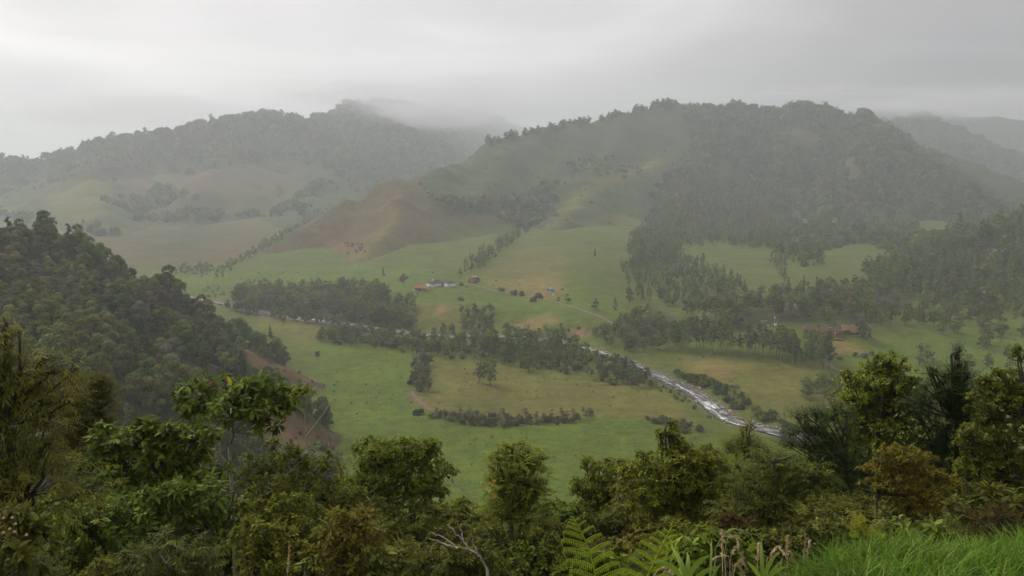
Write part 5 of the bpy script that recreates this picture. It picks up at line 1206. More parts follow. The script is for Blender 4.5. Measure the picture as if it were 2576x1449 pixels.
def fg_tree(name, label, cat, d, clumps, spec, mat, seed, basepx=None, trunk=None, bark=None, r0=.09, group=None, single=0, limbs=True, extra=(), dz=.9, grow_=1.14):
    rng = np.random.default_rng(seed); sp = SPEC[spec] if isinstance(spec, str) else spec
    more_ = []                                   # sprigs breaking the outline
    for q in clumps:
        for k in range(3):
            a = rng.uniform(-.35, 3.5); f = rng.uniform(1.0, 1.28); more_.append((q[0] + math.cos(a) * q[2] * f, q[1] - math.sin(a) * q[3] * f, q[2] * rng.uniform(.22, .40), q[3] * rng.uniform(.25, .45)))
    clumps = [(q[0], q[1], q[2] * .93, q[3] * .93, *q[4:]) for q in clumps] + more_
    cl = [(at(px, py, d + (rest[0] if rest else rng.uniform(-.4, .4) * rx * d / FPX)), (rx * d / FPX, .5 * (rx + ry) * d / FPX * dz, ry * d / FPX)) for px, py, rx, ry, *rest in [(q[0], q[1], q[2] * grow_, q[3] * grow_, *q[4:]) for q in clumps]]
    top = max(cl, key=lambda c: c[0][2])[0]
    bx = np.mean([c[0][0] for c in cl]) if basepx is None else at(basepx, 1449, d)[0]
    base = np.array([bx, d, float(fg_h(np.array([bx]), np.array([d]))[0]) - .1])
    t = thing(name, label, cat, tuple(base), 0, group)
    fo = MB(); wood = MB(); keep = [] if single else None
    if trunk: lines = [np.array([at(px, py, d) for px, py in tl]) - base for tl in trunk]
    else:
        m = 7; f = np.linspace(0, 1, m)[:, None]; e = top - base - np.array([0, 0, cl[0][1][2] * .6])
        ln = f * e + np.concatenate([[[0, 0, 0]], np.cumsum(rng.normal(size=(m - 1, 3)) * .10, 0)]) * [1, 1, 0]; lines = [ln]
    if trunk: lines[0] = np.concatenate([[[lines[0][0][0] * .8, 0, 0]], lines[0]])
    for i, ln in enumerate(lines): wood.tube(ln, np.linspace(r0 * (1 if i == 0 else .5), r0 * .25, len(ln)), 7)
    main = np.concatenate(lines)
    for C, rad in cl:
        c = C - base
        T = leaves_for(rng, fo, c, rad, sp, d, keep)
        if limbs:
            lo = main[main[:, 2] < c[2] - .1]; lo = lo if len(lo) else main[:1]
            a = lo[np.argmin(np.linalg.norm(lo - c, axis=1) + .3 * (c[2] - lo[:, 2]))]
            mid = (a + c) / 2 + rng.normal(size=3) * .1 + [0, 0, -.08]
            wood.tube([a, mid, c], [r0 * .34, r0 * .22, r0 * .12], 5)
            for q in T[:: max(1, len(T) // 12)]: wood.tube([c * .8 + mid * .2, (c + q) / 2 + rng.normal(size=3) * .04, q], [r0 * .11, r0 * .07, r0 * .035], 3)
    for k in range(7):                           # bare twigs showing through the leaves
        c, rad = cl[int(rng.integers(0, len(cl)))]; c = c - base; e = c + rand_dirs(rng, 1)[0] * np.array(rad) * 1.25 + [0, -rad[1] * .5, 0]
        wood.tube([c * .6 + np.array([main[-1][0], main[-1][1], c[2] - .5]) * .4, (c + e) / 2 + rng.normal(size=3) * .06, e], [.014, .010, .004], 4)
    for tl, rr in extra: wood.tube(np.array([at(px, py, d) for px, py in tl]) - base, np.linspace(rr, rr * .35, len(tl)), 5)
    if single and keep:
        P = np.array([q[0] for q in keep]); N = np.array([q[2] for q in keep])
        sc_ = (N / np.linalg.norm(N, axis=1)[:, None]) @ np.array([0, -.8, .6]) - (P[:, 1]) * .6 + rng.random(len(P)) * .4
        o = np.argsort(-sc_); 
        for i in o[:single]:
            B, D, Nn, L, Wd, tn = keep[i]; x = Vector(D); z = Vector(Nn); y = z.cross(x).normalized(); z = x.cross(y).normalized()
            M = Matrix((x * L, y * Wd, z * L)).transposed().to_4x4(); M.translation = Vector(B)
            q = part('leaf', leaf_mesh(mat, [.15, .4, .6, .8, .98][int(np.digitize(tn, [.3, .5, .7, .94]))]), t); q.matrix_local = M
        R_ = [keep[i] for i in o[single:]]
        fo.leaves(np.array([q[0] for q in R_]), np.array([q[1] for q in R_]), np.array([q[2] for q in R_]), np.array([q[3] for q in R_]), np.array([q[4] for q in R_]), np.array([q[5] for q in R_]), .18)
    fm_ = part('foliage', fo.mesh('foliage', mat, tone=True), t); fm_['kind'] = 'stuff' if single else 'thing'
    if not single: del fm_['kind']
    part('trunk', wood.mesh('trunk', bark or BARK, smooth=True), t)
    return t, base
T = fg_tree
T('evergreen_tree', 'tall dark tree with drooping feathery sprays at the picture edge beside a yellowish bush', 'tree', 13, [(20, 862, 40, 35), (50, 935, 80, 38), (135, 935, 50, 30), (30, 1000, 100, 46), (110, 1020, 55, 40), (40, 1090, 100, 55), (20, 1170, 100, 66), (100, 1140, 45, 36), (80, 1240, 130, 75), (-60, 960, 80, 80), (-70, 1120, 90, 120)], 'droopy', F_OLIVE, 1, basepx=30, r0=.12)
T('tall_shrub', 'soft yellowish green bush between the drooping tree and the big leaf tree', 'shrub', 20, [(200, 985, 60, 35), (235, 1030, 55, 45), (190, 1070, 75, 50), (240, 1110, 55, 55), (180, 1160, 70, 45)], 'fine', leaf_mat('foliage_yellowgreen', [(0, (0.085, 0.095, 0.018)), (.6, (0.165, 0.165, 0.028)), (1, (0.28, 0.21, 0.04))], rnd=.1, hue=.01), 2)
T('umbrella_tree', 'slender pale trunked tree with umbrella crown of large drooping leaves', 'tree', 22, [(560, 968, 62, 24), (635, 985, 60, 24), (500, 995, 40, 22), (690, 1000, 42, 20), (735, 1014, 22, 11), (560, 1015, 80, 26), (650, 1030, 62, 24), (510, 1040, 38, 18), (655, 1068, 34, 14), (590, 1048, 50, 18)], dict(SPEC['big'], cover=1.25), F_BIG, 3, single=230, bark=PALEB,
  trunk=[[(592, 1449), (590, 1380), (586, 1300), (582, 1210), (577, 1130), (590, 1085), (622, 1045), (650, 1015)], [(578, 1180), (553, 1140), (556, 1100), (548, 1060), (525, 1025), (510, 1000)], [(586, 1090), (585, 1040), (570, 985)]], r0=.075, dz=1.3)
T('big_leaf_tree', 'spreading tree with large glossy leaves between the yellowish bush and the umbrella tree', 'tree', 18, [(385, 1078, 34, 16), (335, 1100, 80, 28), (430, 1108, 62, 28), (280, 1135, 42, 24), (375, 1145, 105, 36), (500, 1115, 46, 30), (255, 1185, 75, 40), (400, 1205, 110, 46), (510, 1180, 48, 40), (300, 1240, 100, 45)], 'bigs', F_BIG, 4, single=230, bark=BARK, r0=.10)
T('big_leaf_shrub', 'broad dark large-leaved shrub under the spreading big leaf tree', 'shrub', 15.5, [(250, 1300, 115, 50), (410, 1300, 120, 55), (140, 1330, 100, 55), (520, 1270, 75, 50), (540, 1350, 95, 60), (330, 1370, 130, 60)], 'bigs', F_BIG, 5, r0=.07, extra=[([(560, 1449), (500, 1400), (430, 1350), (370, 1335), (310, 1330)], .05), ([(430, 1350), (350, 1325)], .025), ([(275, 1449), (272, 1400), (240, 1340), (225, 1310)], .03)])
T('thin_tree', 'thin half bare tree with pale stems and sparse leaves right of the umbrella tree'.replace(' right of', ' beyond'), 'tree', 21, [(770, 990, 26, 8), (700, 1130, 34, 18), (735, 1160, 28, 18), (800, 1165, 30, 20), (850, 1185, 34, 30), (780, 1225, 60, 26), (700, 1220, 40, 26), (835, 1250, 50, 34)], dict(SPEC['bigs'], cover=1.1, L=.16), F_OLIVE, 6, bark=PALEB,
  trunk=[[(768, 1449), (770, 1370), (772, 1310), (790, 1230), (785, 1180), (770, 1100), (768, 1040), (772, 985)], [(772, 1330), (800, 1260), (825, 1200), (828, 1140), (822, 1080)], [(770, 1300), (752, 1230), (748, 1180), (755, 1120)], [(770, 1100), (800, 1060), (835, 1010)], [(768, 1150), (720, 1195), (680, 1195)]], r0=.045)
T('round_crowned_tree', 'rounded light green tree with a fan of pale branches at the bottom of the meadow', 'tree', 24, [(960, 1135, 60, 26), (1030, 1130, 62, 24), (930, 1165, 42, 30), (1010, 1165, 80, 34), (1080, 1170, 42, 32), (960, 1205, 75, 36), (1060, 1205, 62, 36), (1090, 1240, 34, 32), (920, 1225, 40, 32), (1030, 1250, 70, 34)], 'small', F_LIGHT, 7, basepx=940, bark=PALEB, r0=.09,
  extra=[([(958, 1449), (965, 1380), (985, 1320), (1010, 1270), (1050, 1220)], .05), ([(965, 1380), (955, 1310), (930, 1250), (920, 1200)], .045), ([(985, 1320), (1040, 1290), (1080, 1260)], .03)])
T('pinnate_tree', 'slim tree with feathery compound leaves and a few orange and red blossoms', 'tree', 20, [(1290, 1138, 36, 22), (1330, 1160, 34, 26), (1275, 1175, 48, 30), (1320, 1205, 50, 32), (1255, 1215, 36, 30), (1290, 1250, 62, 34), (1340, 1250, 36, 32), (1260, 1290, 56, 36), (1330, 1305, 50, 36)], 'pinnate', F_LIGHT, 8, basepx=1300)
T('round_bush_tree', 'small rounded tree hugging the large bright crown beside the meadow', 'tree', 25, [(1520, 1180, 42, 24), (1565, 1195, 40, 26), (1490, 1215, 36, 28), (1540, 1235, 60, 36), (1490, 1260, 40, 36), (1560, 1285, 66, 42)], 'small', F_LIGHT, 9)
T('bright_crowned_tree', 'large dense tree with bright green leaf tips and one tuft standing above its crown', 'tree', 21, [(1690, 1088, 22, 18), (1665, 1100, 16, 12), (1700, 1125, 30, 18), (1700, 1155, 70, 28), (1765, 1160, 50, 26), (1640, 1185, 56, 32), (1720, 1195, 90, 38), (1790, 1205, 46, 36), (1660, 1240, 80, 42), (1750, 1255, 80, 44), (1630, 1290, 60, 44), (1700, 1310, 90, 46)], 'small', F_LIGHT, 10, basepx=1720, r0=.11)
T('feathery_tree', 'feathery green tree joining the bright crown and the hanging leaf tree', 'tree', 24, [(1840, 1185, 50, 28), (1800, 1230, 60, 36), (1870, 1235, 56, 34), (1830, 1280, 70, 40)], 'pinnate', F_LIGHT, 31, basepx=1835, bark=PALEB)
T('leafy_tree', 'loose leafy tree between the small rounded tree and the bright crown', 'tree', 24, [(1600, 1190, 40, 24), (1590, 1235, 50, 34), (1620, 1285, 60, 40)], 'small', F_OLIVE, 32, basepx=1600, bark=PALEB)
T('pointed_conifer', 'pointed bronze green conifer rising behind the bright crowned tree', 'tree', 27, [(1878, 1072, 9, 16), (1880, 1100, 18, 16), (1865, 1125, 34, 14), (1905, 1130, 30, 14), (1835, 1115, 24, 10), (1825, 1150, 34, 18), (1880, 1155, 60, 22), (1860, 1195, 90, 32)], 'needle', F_OLIVE, 11, r0=.08)
T('slender_leaf_tree', 'dark green tree with hanging narrow leaves between the bright crown and the tallest tree', 'tree', 19, [(1925, 1170, 56, 26), (1990, 1185, 50, 28), (2040, 1200, 46, 30), (1900, 1215, 60, 36), (1970, 1235, 74, 38), (2050, 1250, 50, 36), (1920, 1285, 80, 42), (2010, 1310, 84, 44), (1880, 1340, 70, 44)], 'droopy', F_DARK, 12, basepx=1940)
T('tall_leafy_tree', 'tallest leafy tree with scattered yellow leaves and layered crown on the hillside', 'tree', 22, [(2240, 902, 26, 16), (2205, 928, 40, 18), (2262, 935, 34, 18), (2160, 955, 46, 18), (2225, 965, 60, 24), (2290, 985, 46, 24), (2150, 1000, 60, 24), (2230, 1015, 76, 30), (2300, 1040, 56, 32), (2140, 1045, 56, 26), (2210, 1075, 84, 36), (2290, 1100, 70, 38), (2130, 1100, 56, 32), (2200, 1140, 90, 42), (2110, 1155, 60, 40), (2300, 1160, 70, 44), (2170, 1205, 90, 48)], dict(SPEC['small'], cover=1.9), F_LIGHT, 13, basepx=2230, r0=.15)
T('layered_conifer', 'dark conifer with flat branch tips jutting out under the tallest leafy tree', 'tree', 20, [(2045, 1050, 40, 8), (2090, 1045, 40, 10), (2030, 1085, 34, 8), (2085, 1090, 50, 12), (2020, 1125, 42, 10), (2080, 1135, 60, 14), (2060, 1175, 60, 18), (2120, 1190, 60, 24), (2100, 1240, 80, 34), (2130, 1300, 90, 40)], 'needle', F_PINE, 14, basepx=2150, r0=.1)
T('dark_pine', 'dark almost black pine with narrow tip between two leafy trees', 'tree', 21, [(2412, 908, 10, 18), (2408, 940, 26, 18), (2372, 945, 26, 10), (2340, 935, 16, 8), (2420, 965, 40, 20), (2380, 980, 46, 16), (2440, 995, 46, 22), (2390, 1020, 66, 28), (2440, 1050, 50, 32), (2380, 1075, 60, 36), (2420, 1120, 70, 42), (2400, 1180, 80, 48)], 'needle', F_PINE, 15, basepx=2405, r0=.13)
T('olive_tree', 'broad olive brown tree filling the picture edge beside the dark pine', 'tree', 19, [(2567, 892, 22, 12), (2540, 950, 50, 18), (2500, 975, 40, 18), (2575, 985, 46, 24), (2520, 1010, 60, 24), (2470, 1040, 30, 18), (2560, 1050, 60, 34), (2490, 1085, 56, 30), (2550, 1115, 70, 38), (2460, 1135, 46, 36), (2520, 1165, 80, 42), (2450, 1190, 56, 40), (2570, 1215, 80, 46), (2640, 1050, 70, 110)], 'small', F_OLIVE, 16, basepx=2540, r0=.12)
T('yellow_shrub', 'yellow leaved tall shrub in front of the dark conifers', 'shrub', 16, [(2255, 1140, 40, 18), (2290, 1155, 44, 22), (2225, 1180, 50, 22), (2300, 1190, 56, 24), (2370, 1205, 46, 16), (2250, 1220, 60, 24), (2330, 1235, 60, 22), (2400, 1225, 30, 10), (2340, 1290, 50, 18), (2290, 1270, 60, 24)], dict(SPEC['tiny'], cover=1.7), F_YEL, 17, basepx=2300, r0=.05)
T('leafy_bush', 'green broad-leaved bush at the edge above the grass mound', 'shrub', 13, [(2480, 1265, 60, 26), (2550, 1270, 56, 28), (2520, 1300, 80, 30), (2590, 1310, 50, 40)], 'bigs', F_DARK, 18, r0=.04)
T('dry_shrub', 'orange brown dry bush beside the grass mound', 'shrub', 12, [(2480, 1312, 50, 18), (2520, 1325, 40, 14)], dict(SPEC['fine'], cover=2.2), F_BROWN, 19, r0=.03)
T('yellow_green_shrub', 'yellow green leafy shrub below the thin half bare tree', 'shrub', 13, [(885, 1310, 46, 24), (860, 1350, 56, 34), (910, 1370, 50, 40), (850, 1410, 70, 40)], 'small', F_YEL, 20, r0=.04)
T('blossom_shrub', 'dark shrub with pale pink blossoms at the bottom picture edge', 'shrub', 11, [(20, 1330, 60, 34), (60, 1380, 80, 50), (-20, 1400, 60, 50)], 'bigs', F_DARK, 22, r0=.04)
# understorey
ENV = np.array([(-80, 1200), (120, 1240), (300, 1240), (480, 1180), (560, 1150), (650, 1120), (720, 1150), (860, 1170), (1000, 1255), (1120, 1262), (1170, 1272), (1215, 1275), (1370, 1268), (1430, 1258), (1500, 1240), (1620, 1215), (1800, 1190), (1900, 1165), (2100, 1150), (2300, 1150), (2480, 1140), (2660, 1160)], float)
FGM = [('the drooping tree', 60, 1150), ('the pink blossom shrub', 30, 1350), ('the big leaf shrub', 330, 1330), ('the umbrella tree stem', 588, 1300), ('the thin pale tree', 770, 1300), ('the yellow green shrub', 880, 1360), ('the round light tree', 970, 1250), ('the bare white branch', 1180, 1390),
       ('the feathery tree', 1290, 1280), ('the first fern', 1480, 1390), ('the second fern', 1650, 1390), ('the bright crowned tree', 1710, 1250), ('the dry grass plumes', 1840, 1380), ('the hanging leaf tree', 1960, 1260), ('the yellow shrub', 2290, 1220), ('the layered conifer', 2080, 1180), ('the seedling', 2180, 1330), ('the dry bush', 2490, 1310)]
rg = np.random.default_rng(404); bushes = []
for i in range(140):
    px = -60 + (i * 0.6180339 % 1) * 2700; dep = (i % 4) / 3.0
    py = np.interp(px, ENV[:, 0], ENV[:, 1]) + 24 + dep * 170 + rg.uniform(-8, 20)
    if py > 1440 or (px > 1980 and py > 1370): continue
    dmin = 23.5 if 490 < px < 670 or 735 < px < 845 else (25.5 if 930 < px < 1010 else 0)
    if dmin: py = max(py, 1300)
    bushes.append((px, py, max(27 - 14 * dep + rg.uniform(-1, 1), dmin)))
used = {}
BS = [('small', F_DARK), ('bigs', F_DARK), ('pinnate', F_DARK), ('small', F_LIGHT), ('tiny', F_BROWN), ('bigs', F_BIG), ('small', F_OLIVE), ('droopy', F_DARK)]
BN = ['small-leaved dark', 'large-leaved dark', 'feathery dark', 'small-leaved bright', 'brownish fine-leaved', 'large-leaved glossy', 'olive small-leaved', 'narrow-leaved dark']
for i, (px, py, d) in enumerate(bushes):
    q = int(rg.integers(0, len(BS))); a = np.argsort([math.hypot(px - m[1], (py - m[2]) * 1.5) for m in FGM])
    key = (q, a[0], a[1]); used[key] = used.get(key, 0) + 1
    lab = f'{"" if used[key] == 1 else ORD[used[key] - 1] + " "}{BN[q]} shrub from {FGM[a[0]][0]} toward {FGM[a[1]][0]}'
    w = rg.uniform(58, 88)
    fg_tree('undergrowth_shrub', lab, 'shrub', d, [(px, py, w * .7, 26), (px - w * .6, py + 34, w * .65, 34), (px + w * .55, py + 38, w * .65, 34), (px, py + 70, w, 40), (px + rg.uniform(-50, 50), py + 130, w, 50)][:5 if py < 1390 else 4], BS[q][0], BS[q][1], 500 + i, group='undergrowth shrubs on the near hillside', r0=.035)
# blossoms on their plants
def blossoms(parent_name, spots_, d, mat, r_, name='blossom'):
    par = bpy.data.objects[parent_name]; bs = np.array(par.location)
    bm = bmesh.new(); bmesh.ops.create_icosphere(bm, subdivisions=1, radius=1)
    for v in bm.verts: v.co *= 1 + .35 * math.sin(v.co.x * 7 + v.co.y * 5)
    me = bpy.data.meshes.new(name); bm.to_mesh(me); bm.free(); me.materials.append(mat)
    for px, py in spots_:
        o = part(name, me, par); o.location = at(px, py, d) - bs; o.scale = (r_, r_, r_ * .8)
blossoms('pinnate_tree', [(1232, 1216), (1238, 1222), (1244, 1210), (1228, 1226)], 19.2, ORANGE, .03)
blossoms('pinnate_tree', [(1240, 1246), (1236, 1254), (1243, 1252)], 19.2, REDB, .026, 'red_leaf')
blossoms('umbrella_tree', [(527, 964), (532, 962), (528, 968)], 20.8, MAGENTA, .03)
blossoms('blossom_shrub', [(8, 1303), (30, 1302), (38, 1318), (8, 1340), (36, 1338), (66, 1345), (24, 1330)], 10.3, PINK, .022)
# bare branches
def bare(name, label, cat, d, lines, mat, r0):
    b0 = np.array(at(*lines[0][0], d)); b0[2] = float(fg_h(b0[0:1], np.array([d]))[0]); t = thing(name, label, cat, tuple(b0))
    for i, ln in enumerate(lines):
        b = MB(); P = np.array([at(px, py, d + .06 * (k % 2)) for k, (px, py) in enumerate(ln)]) - b0
        if i == 0: P = np.concatenate([[[P[0][0], 0, -.1]], P])
        n = 4 * len(P); s = np.linspace(0, len(P) - 1, n); P = np.stack([np.interp(s, np.arange(len(P)), P[:, k]) for k in range(3)], 1) + np.random.default_rng(i).normal(size=(n, 3)) * .008
        b.tube(P, np.linspace(r0 * (1 if i == 0 else .55), r0 * .25, n), 5); part('stem' if i == 0 else 'branch', b.mesh('branch', mat, smooth=True), t)
bare('dead_shrub', 'bare whitish forked branch among the shrubs left of the ferns'.replace('left of', 'beside'), 'branch', 14, [[(1228, 1449), (1222, 1425), (1205, 1400), (1180, 1382), (1150, 1378)], [(1180, 1382), (1165, 1360), (1140, 1335), (1125, 1318)], [(1150, 1378), (1120, 1355), (1085, 1340)], [(1150, 1378), (1115, 1368), (1078, 1355)], [(1165, 1360), (1160, 1335), (1150, 1312)], [(1205, 1400), (1190, 1365), (1185, 1340)]], PALEB, .035)
bare('dead_shrub', 'arching dry grey twig in front of the hanging leaf tree', 'branch', 11, [[(1795, 1449), (1800, 1380), (1820, 1345), (1850, 1330), (1885, 1335)], [(1850, 1330), (1900, 1345), (1925, 1360)], [(1820, 1345), (1790, 1330)]], PALEB, .007)
bare('dead_shrub', 'bare reddish twigs standing behind the second fern', 'branch', 9, [[(1680, 1449), (1670, 1380), (1672, 1330), (1655, 1300)], [(1670, 1380), (1690, 1350)], [(1672, 1330), (1685, 1300)]], plain_mat('red_twig', (0.18, .09, .06), .9, .3, 8, .2), .009)
bare('dead_shrub', 'thin bare reddish stem rising beside the grass plumes', 'branch', 10, [[(1975, 1449), (1985, 1400), (1990, 1350), (1984, 1320)], [(1985, 1400), (1965, 1370)]], WOOD, .008)
# ferns: fronds with comb-like side leaflets whose tips curl down
def pinna_mesh(nt=17):
    b = MB(); s = np.linspace(0, 1, 26); x = np.minimum(s * 1.08, 1.0) * .93 + .07 * np.sin(s * 1.5); z = .16 * np.sin(s * 2.4) - np.clip(s - .80, 0, 1) ** 1.35 * 2.9; x = x - np.clip(s - .86, 0, 1) * 1.1
    P = np.stack([x, np.zeros(26), z], 1); b.tube(P, np.linspace(.020, .008, 26), 4, .9)
    for i in range(nt):
        f = (i + .7) / nt * .985; p = np.array([np.interp(f, s, P[:, k]) for k in range(3)]); p2 = np.array([np.interp(min(f + .02, 1), s, P[:, k]) for k in range(3)]); tg = p2 - p; tg /= np.linalg.norm(tg) + 1e-9
        ln = .25 * (1 - .62 * f ** 2.2) * (.65 if f > .84 else 1)
        for sg in (-1, 1):
            D = np.array([.10 * tg[0], sg * .42, -1.0]) if f < .84 else np.array([-.8, sg * .5, -.5])
            b.leaves(p[None], D[None], np.array([[.25, -sg * 1.0, -.45]]), ln, .050, .25 + .5 * ((i * 7 + (sg > 0) * 3) % 5) / 5, .1)
    return b.mesh('pinna', F_FERN, tone=True)
PINNA = pinna_mesh()
def fern(label, d, spine, sizes_l, sizes_r):
    P = np.array([at(px, py, d) for px, py in spine]); bs = P[0].copy(); bs[2] = float(fg_h(P[:1, 0], P[:1, 1])[0]) - .05
    t = thing('fern', label, 'fern', tuple(bs)); loc = P - bs; loc = np.concatenate([[[loc[0][0] * .9, .05, 0]], loc])
    b = MB(); b.tube(loc, np.linspace(.009, .0022, len(loc)), 6, .9); part('stalk', b.mesh('stalk', F_FERN, tone=True), t)
    for side, rows in ((-1, sizes_l), (1, sizes_r)):
        for px, py, L, tilt in rows:
            o = part('pinna', PINNA, t); s = L * d / FPX
            o.location = at(px, py, d) - bs; o.scale = (s, s, s)
            o.rotation_euler = (0, -tilt, 0.12 if side > 0 else math.pi - .12)
fern('bright green fern frond leaning toward the meadow with curled tips', 4.6, [(1504, 1475), (1498, 1449), (1490, 1415), (1480, 1380), (1468, 1350), (1456, 1328), (1447, 1310), (1438, 1298)],
     [(1500, 1450, 78, .05), (1492, 1422, 80, .02), (1484, 1393, 78, .02), (1477, 1370, 74, .02), (1468, 1348, 60, .05), (1459, 1332, 40, .10), (1452, 1319, 28, .1), (1446, 1310, 16, .2), (1440, 1302, 9, .3)],
     [(1502, 1458, 88, .18), (1496, 1436, 76, .20), (1489, 1410, 68, .22), (1481, 1386, 67, .24), (1472, 1360, 52, .26), (1463, 1338, 40, .32), (1454, 1321, 26, .4), (1447, 1308, 14, .4), (1440, 1300, 8, .4)])
fern('upright bright green fern frond close to the broad grass leaves', 4.8, [(1618, 1490), (1630, 1449), (1645, 1415), (1658, 1388), (1670, 1364), (1680, 1345), (1688, 1330), (1692, 1314)],
     [(1628, 1455, 72, .22), (1638, 1430, 72, .30), (1648, 1408, 62, .36), (1658, 1385, 60, .36), (1668, 1367, 42, .36), (1677, 1349, 32, .40), (1684, 1338, 20, .4), (1690, 1326, 10, .5)],
     [(1626, 1460, 74, .10), (1637, 1432, 70, .06), (1646, 1412, 64, .06), (1656, 1388, 60, .06), (1666, 1370, 47, .06), (1676, 1351, 34, .04), (1684, 1336, 22, .02), (1689, 1324, 16, .1)])
fern('low fern frond at the bottom between the two taller ferns', 4.3, [(1600, 1520), (1585, 1480), (1574, 1452), (1568, 1440)], [(1590, 1492, 60, .2), (1580, 1466, 44, .3), (1572, 1450, 26, .4)], [(1592, 1496, 66, .2), (1583, 1472, 62, .18), (1575, 1455, 50, .15), (1570, 1446, 30, .1)])
# broad blade plants
def blade(P0, P1, P2, w):
    b = MB(); t = np.linspace(0, 1, 9)[:, None]; C = (1 - t) ** 2 * P0 + 2 * t * (1 - t) * P1 + t * t * P2
    ww = w * np.sin(np.pi * np.clip(t * .86 + .14, 0, 1)) ** .8; tg = np.gradient(C, axis=0); S = np.cross(tg, np.array([0, -1.0, .35])); S /= np.linalg.norm(S, axis=1)[:, None] + 1e-9
    dn = np.cross(S, tg); dn /= np.linalg.norm(dn, axis=1)[:, None] + 1e-9
    V = np.stack([C - S * ww, C + dn * ww * .35, C + S * ww], 1).reshape(-1, 3)
    Q = [(3 * i + j, 3 * i + j + 1, 3 * i + 4 + j, 3 * i + 3 + j) for i in range(8) for j in (0, 1)]
    b.add(V, Q, .35 + .5 * ((P2[0] * 91) % 1)); return b.mesh('leaf', F_BLADE, True, tone=True)
def blade_plant(label, d, foot, tips, w):
    bs = np.array(at(*foot, d)); bz = bs.copy(); bz[2] = float(fg_h(bs[:1], bs[1:2])[0]); t = thing('broad_grass', label, 'plant', tuple(bz)); up0 = bs - bz
    b = MB(); b.tube([np.zeros(3), up0 * .5, up0], [.009, .008, .006], 6, .4); part('stalk', b.mesh('stalk', F_BLADE, tone=True), t)
    for i, (cx_, cy_2, tx, ty) in enumerate(tips):
        P1 = at(cx_, cy_2, d - .05 * (i % 3)) - bz; P2 = at(tx, ty, d - .12 * ((i % 3) - 1)) - bz
        part('leaf', blade(up0 * (1 - .04 * i), P1, P2, w), t)
blade_plant('light green broad bladed plant beside the upright fern', 4.2, (1722, 1452), [(1720, 1420, 1686, 1368), (1690, 1400, 1628, 1384 + 34), (1745, 1400, 1792, 1398), (1735, 1415, 1730, 1390), (1750, 1430, 1812, 1425), (1695, 1440, 1655, 1446)], .0145)
blade_plant('single tall green blade standing by the dry grass plumes', 4.1, (1786, 1455), [(1790, 1410, 1790, 1352), (1800, 1430, 1815, 1418)], .007)
blade_plant('light green broad bladed plant where the grass mound begins', 4.4, (1920, 1455), [(1916, 1410, 1915, 1353), (1930, 1420, 1960, 1385), (1900, 1430, 1878, 1412), (1945, 1430, 1985, 1425), (1940, 1440, 1968, 1408)], .012)
# dry grass plumes
def dry_grass(label, d, stems, seed):
    rng = np.random.default_rng(seed); f0 = np.array(at(*stems[0][0], d)); bz = f0.copy(); bz[2] = float(fg_h(f0[:1], f0[1:2])[0]); t = thing('dry_grass', label, 'grass', tuple(bz))
    for ln in stems:
        P = np.array([at(px, py, d + rng.uniform(-.08, .08)) for px, py in ln]) - bz; P = np.concatenate([[[P[0][0], P[0][1], 0]], P])
        s = np.linspace(0, len(P) - 1, 16); P = np.stack([np.interp(s, np.arange(len(P)), P[:, k]) for k in range(3)], 1)
        b = MB(); b.tube(P, np.linspace(.0035, .0012, 16), 4, .6); part('stem', b.mesh('stem', STRAW, tone=True), t)
        n = 80; f = rng.uniform(.55, 1, n) * 15; B = np.stack([np.interp(f, np.arange(16), P[:, k]) for k in range(3)], 1); TG = np.stack([np.interp(np.minimum(f + .5, 15), np.arange(16), P[:, k]) for k in range(3)], 1) - np.stack([np.interp(f - .5, np.arange(16), P[:, k]) for k in range(3)], 1); TG /= np.linalg.norm(TG, axis=1)[:, None] + 1e-6; D = TG + rand_dirs(rng, n) * .35 + np.array([0, 0, -.35])
        c = MB(); c.leaves(B, D, rand_dirs(rng, n), rng.uniform(.018, .045, n), .006, rng.uniform(0, 1, n), .3); part('plume', c.mesh('plume', STRAW, tone=True), t)
dry_grass('pale dry grass plumes arching beside the tall green blade', 4.9, [[(1826, 1449), (1822, 1390), (1832, 1352), (1852, 1346), (1858, 1372)], [(1836, 1449), (1838, 1400), (1850, 1372), (1868, 1398)], [(1845, 1449), (1850, 1420), (1866, 1405), (1880, 1430)], [(1818, 1449), (1817, 1380), (1816, 1335)], [(1838, 1449), (1834, 1400), (1818, 1395), (1800, 1402)], [(1846, 1449), (1842, 1425), (1858, 1418), (1872, 1445)]], 1)
dry_grass('pale dry grass plumes hanging over the second broad bladed plant', 5.2, [[(1930, 1449), (1938, 1400), (1955, 1372), (1975, 1392)], [(1925, 1449), (1930, 1405), (1944, 1384), (1935, 1420)], [(1960, 1449), (1968, 1400), (1985, 1385), (2000, 1410)], [(1905, 1449), (1906, 1400), (1908, 1370)]], 2)
dry_grass('pale dry grass plumes low between fern and broad bladed plant', 4.4, [[(1640, 1460), (1655, 1432), (1680, 1425), (1690, 1440)], [(1650, 1465), (1668, 1440), (1700, 1432), (1712, 1445)]], 3)
dry_grass('single tall dry grass stalk at the bottom below the thin pale tree', 6.5, [[(722, 1470), (724, 1430), (728, 1375)]], 4)
dry_grass('thin dry grass stalks before the grass mound', 6.2, [[(2018, 1449), (2022, 1400), (2026, 1345)], [(2040, 1449), (2030, 1400), (2036, 1365)], [(1985, 1449), (1978, 1390), (1982, 1350)]], 5)
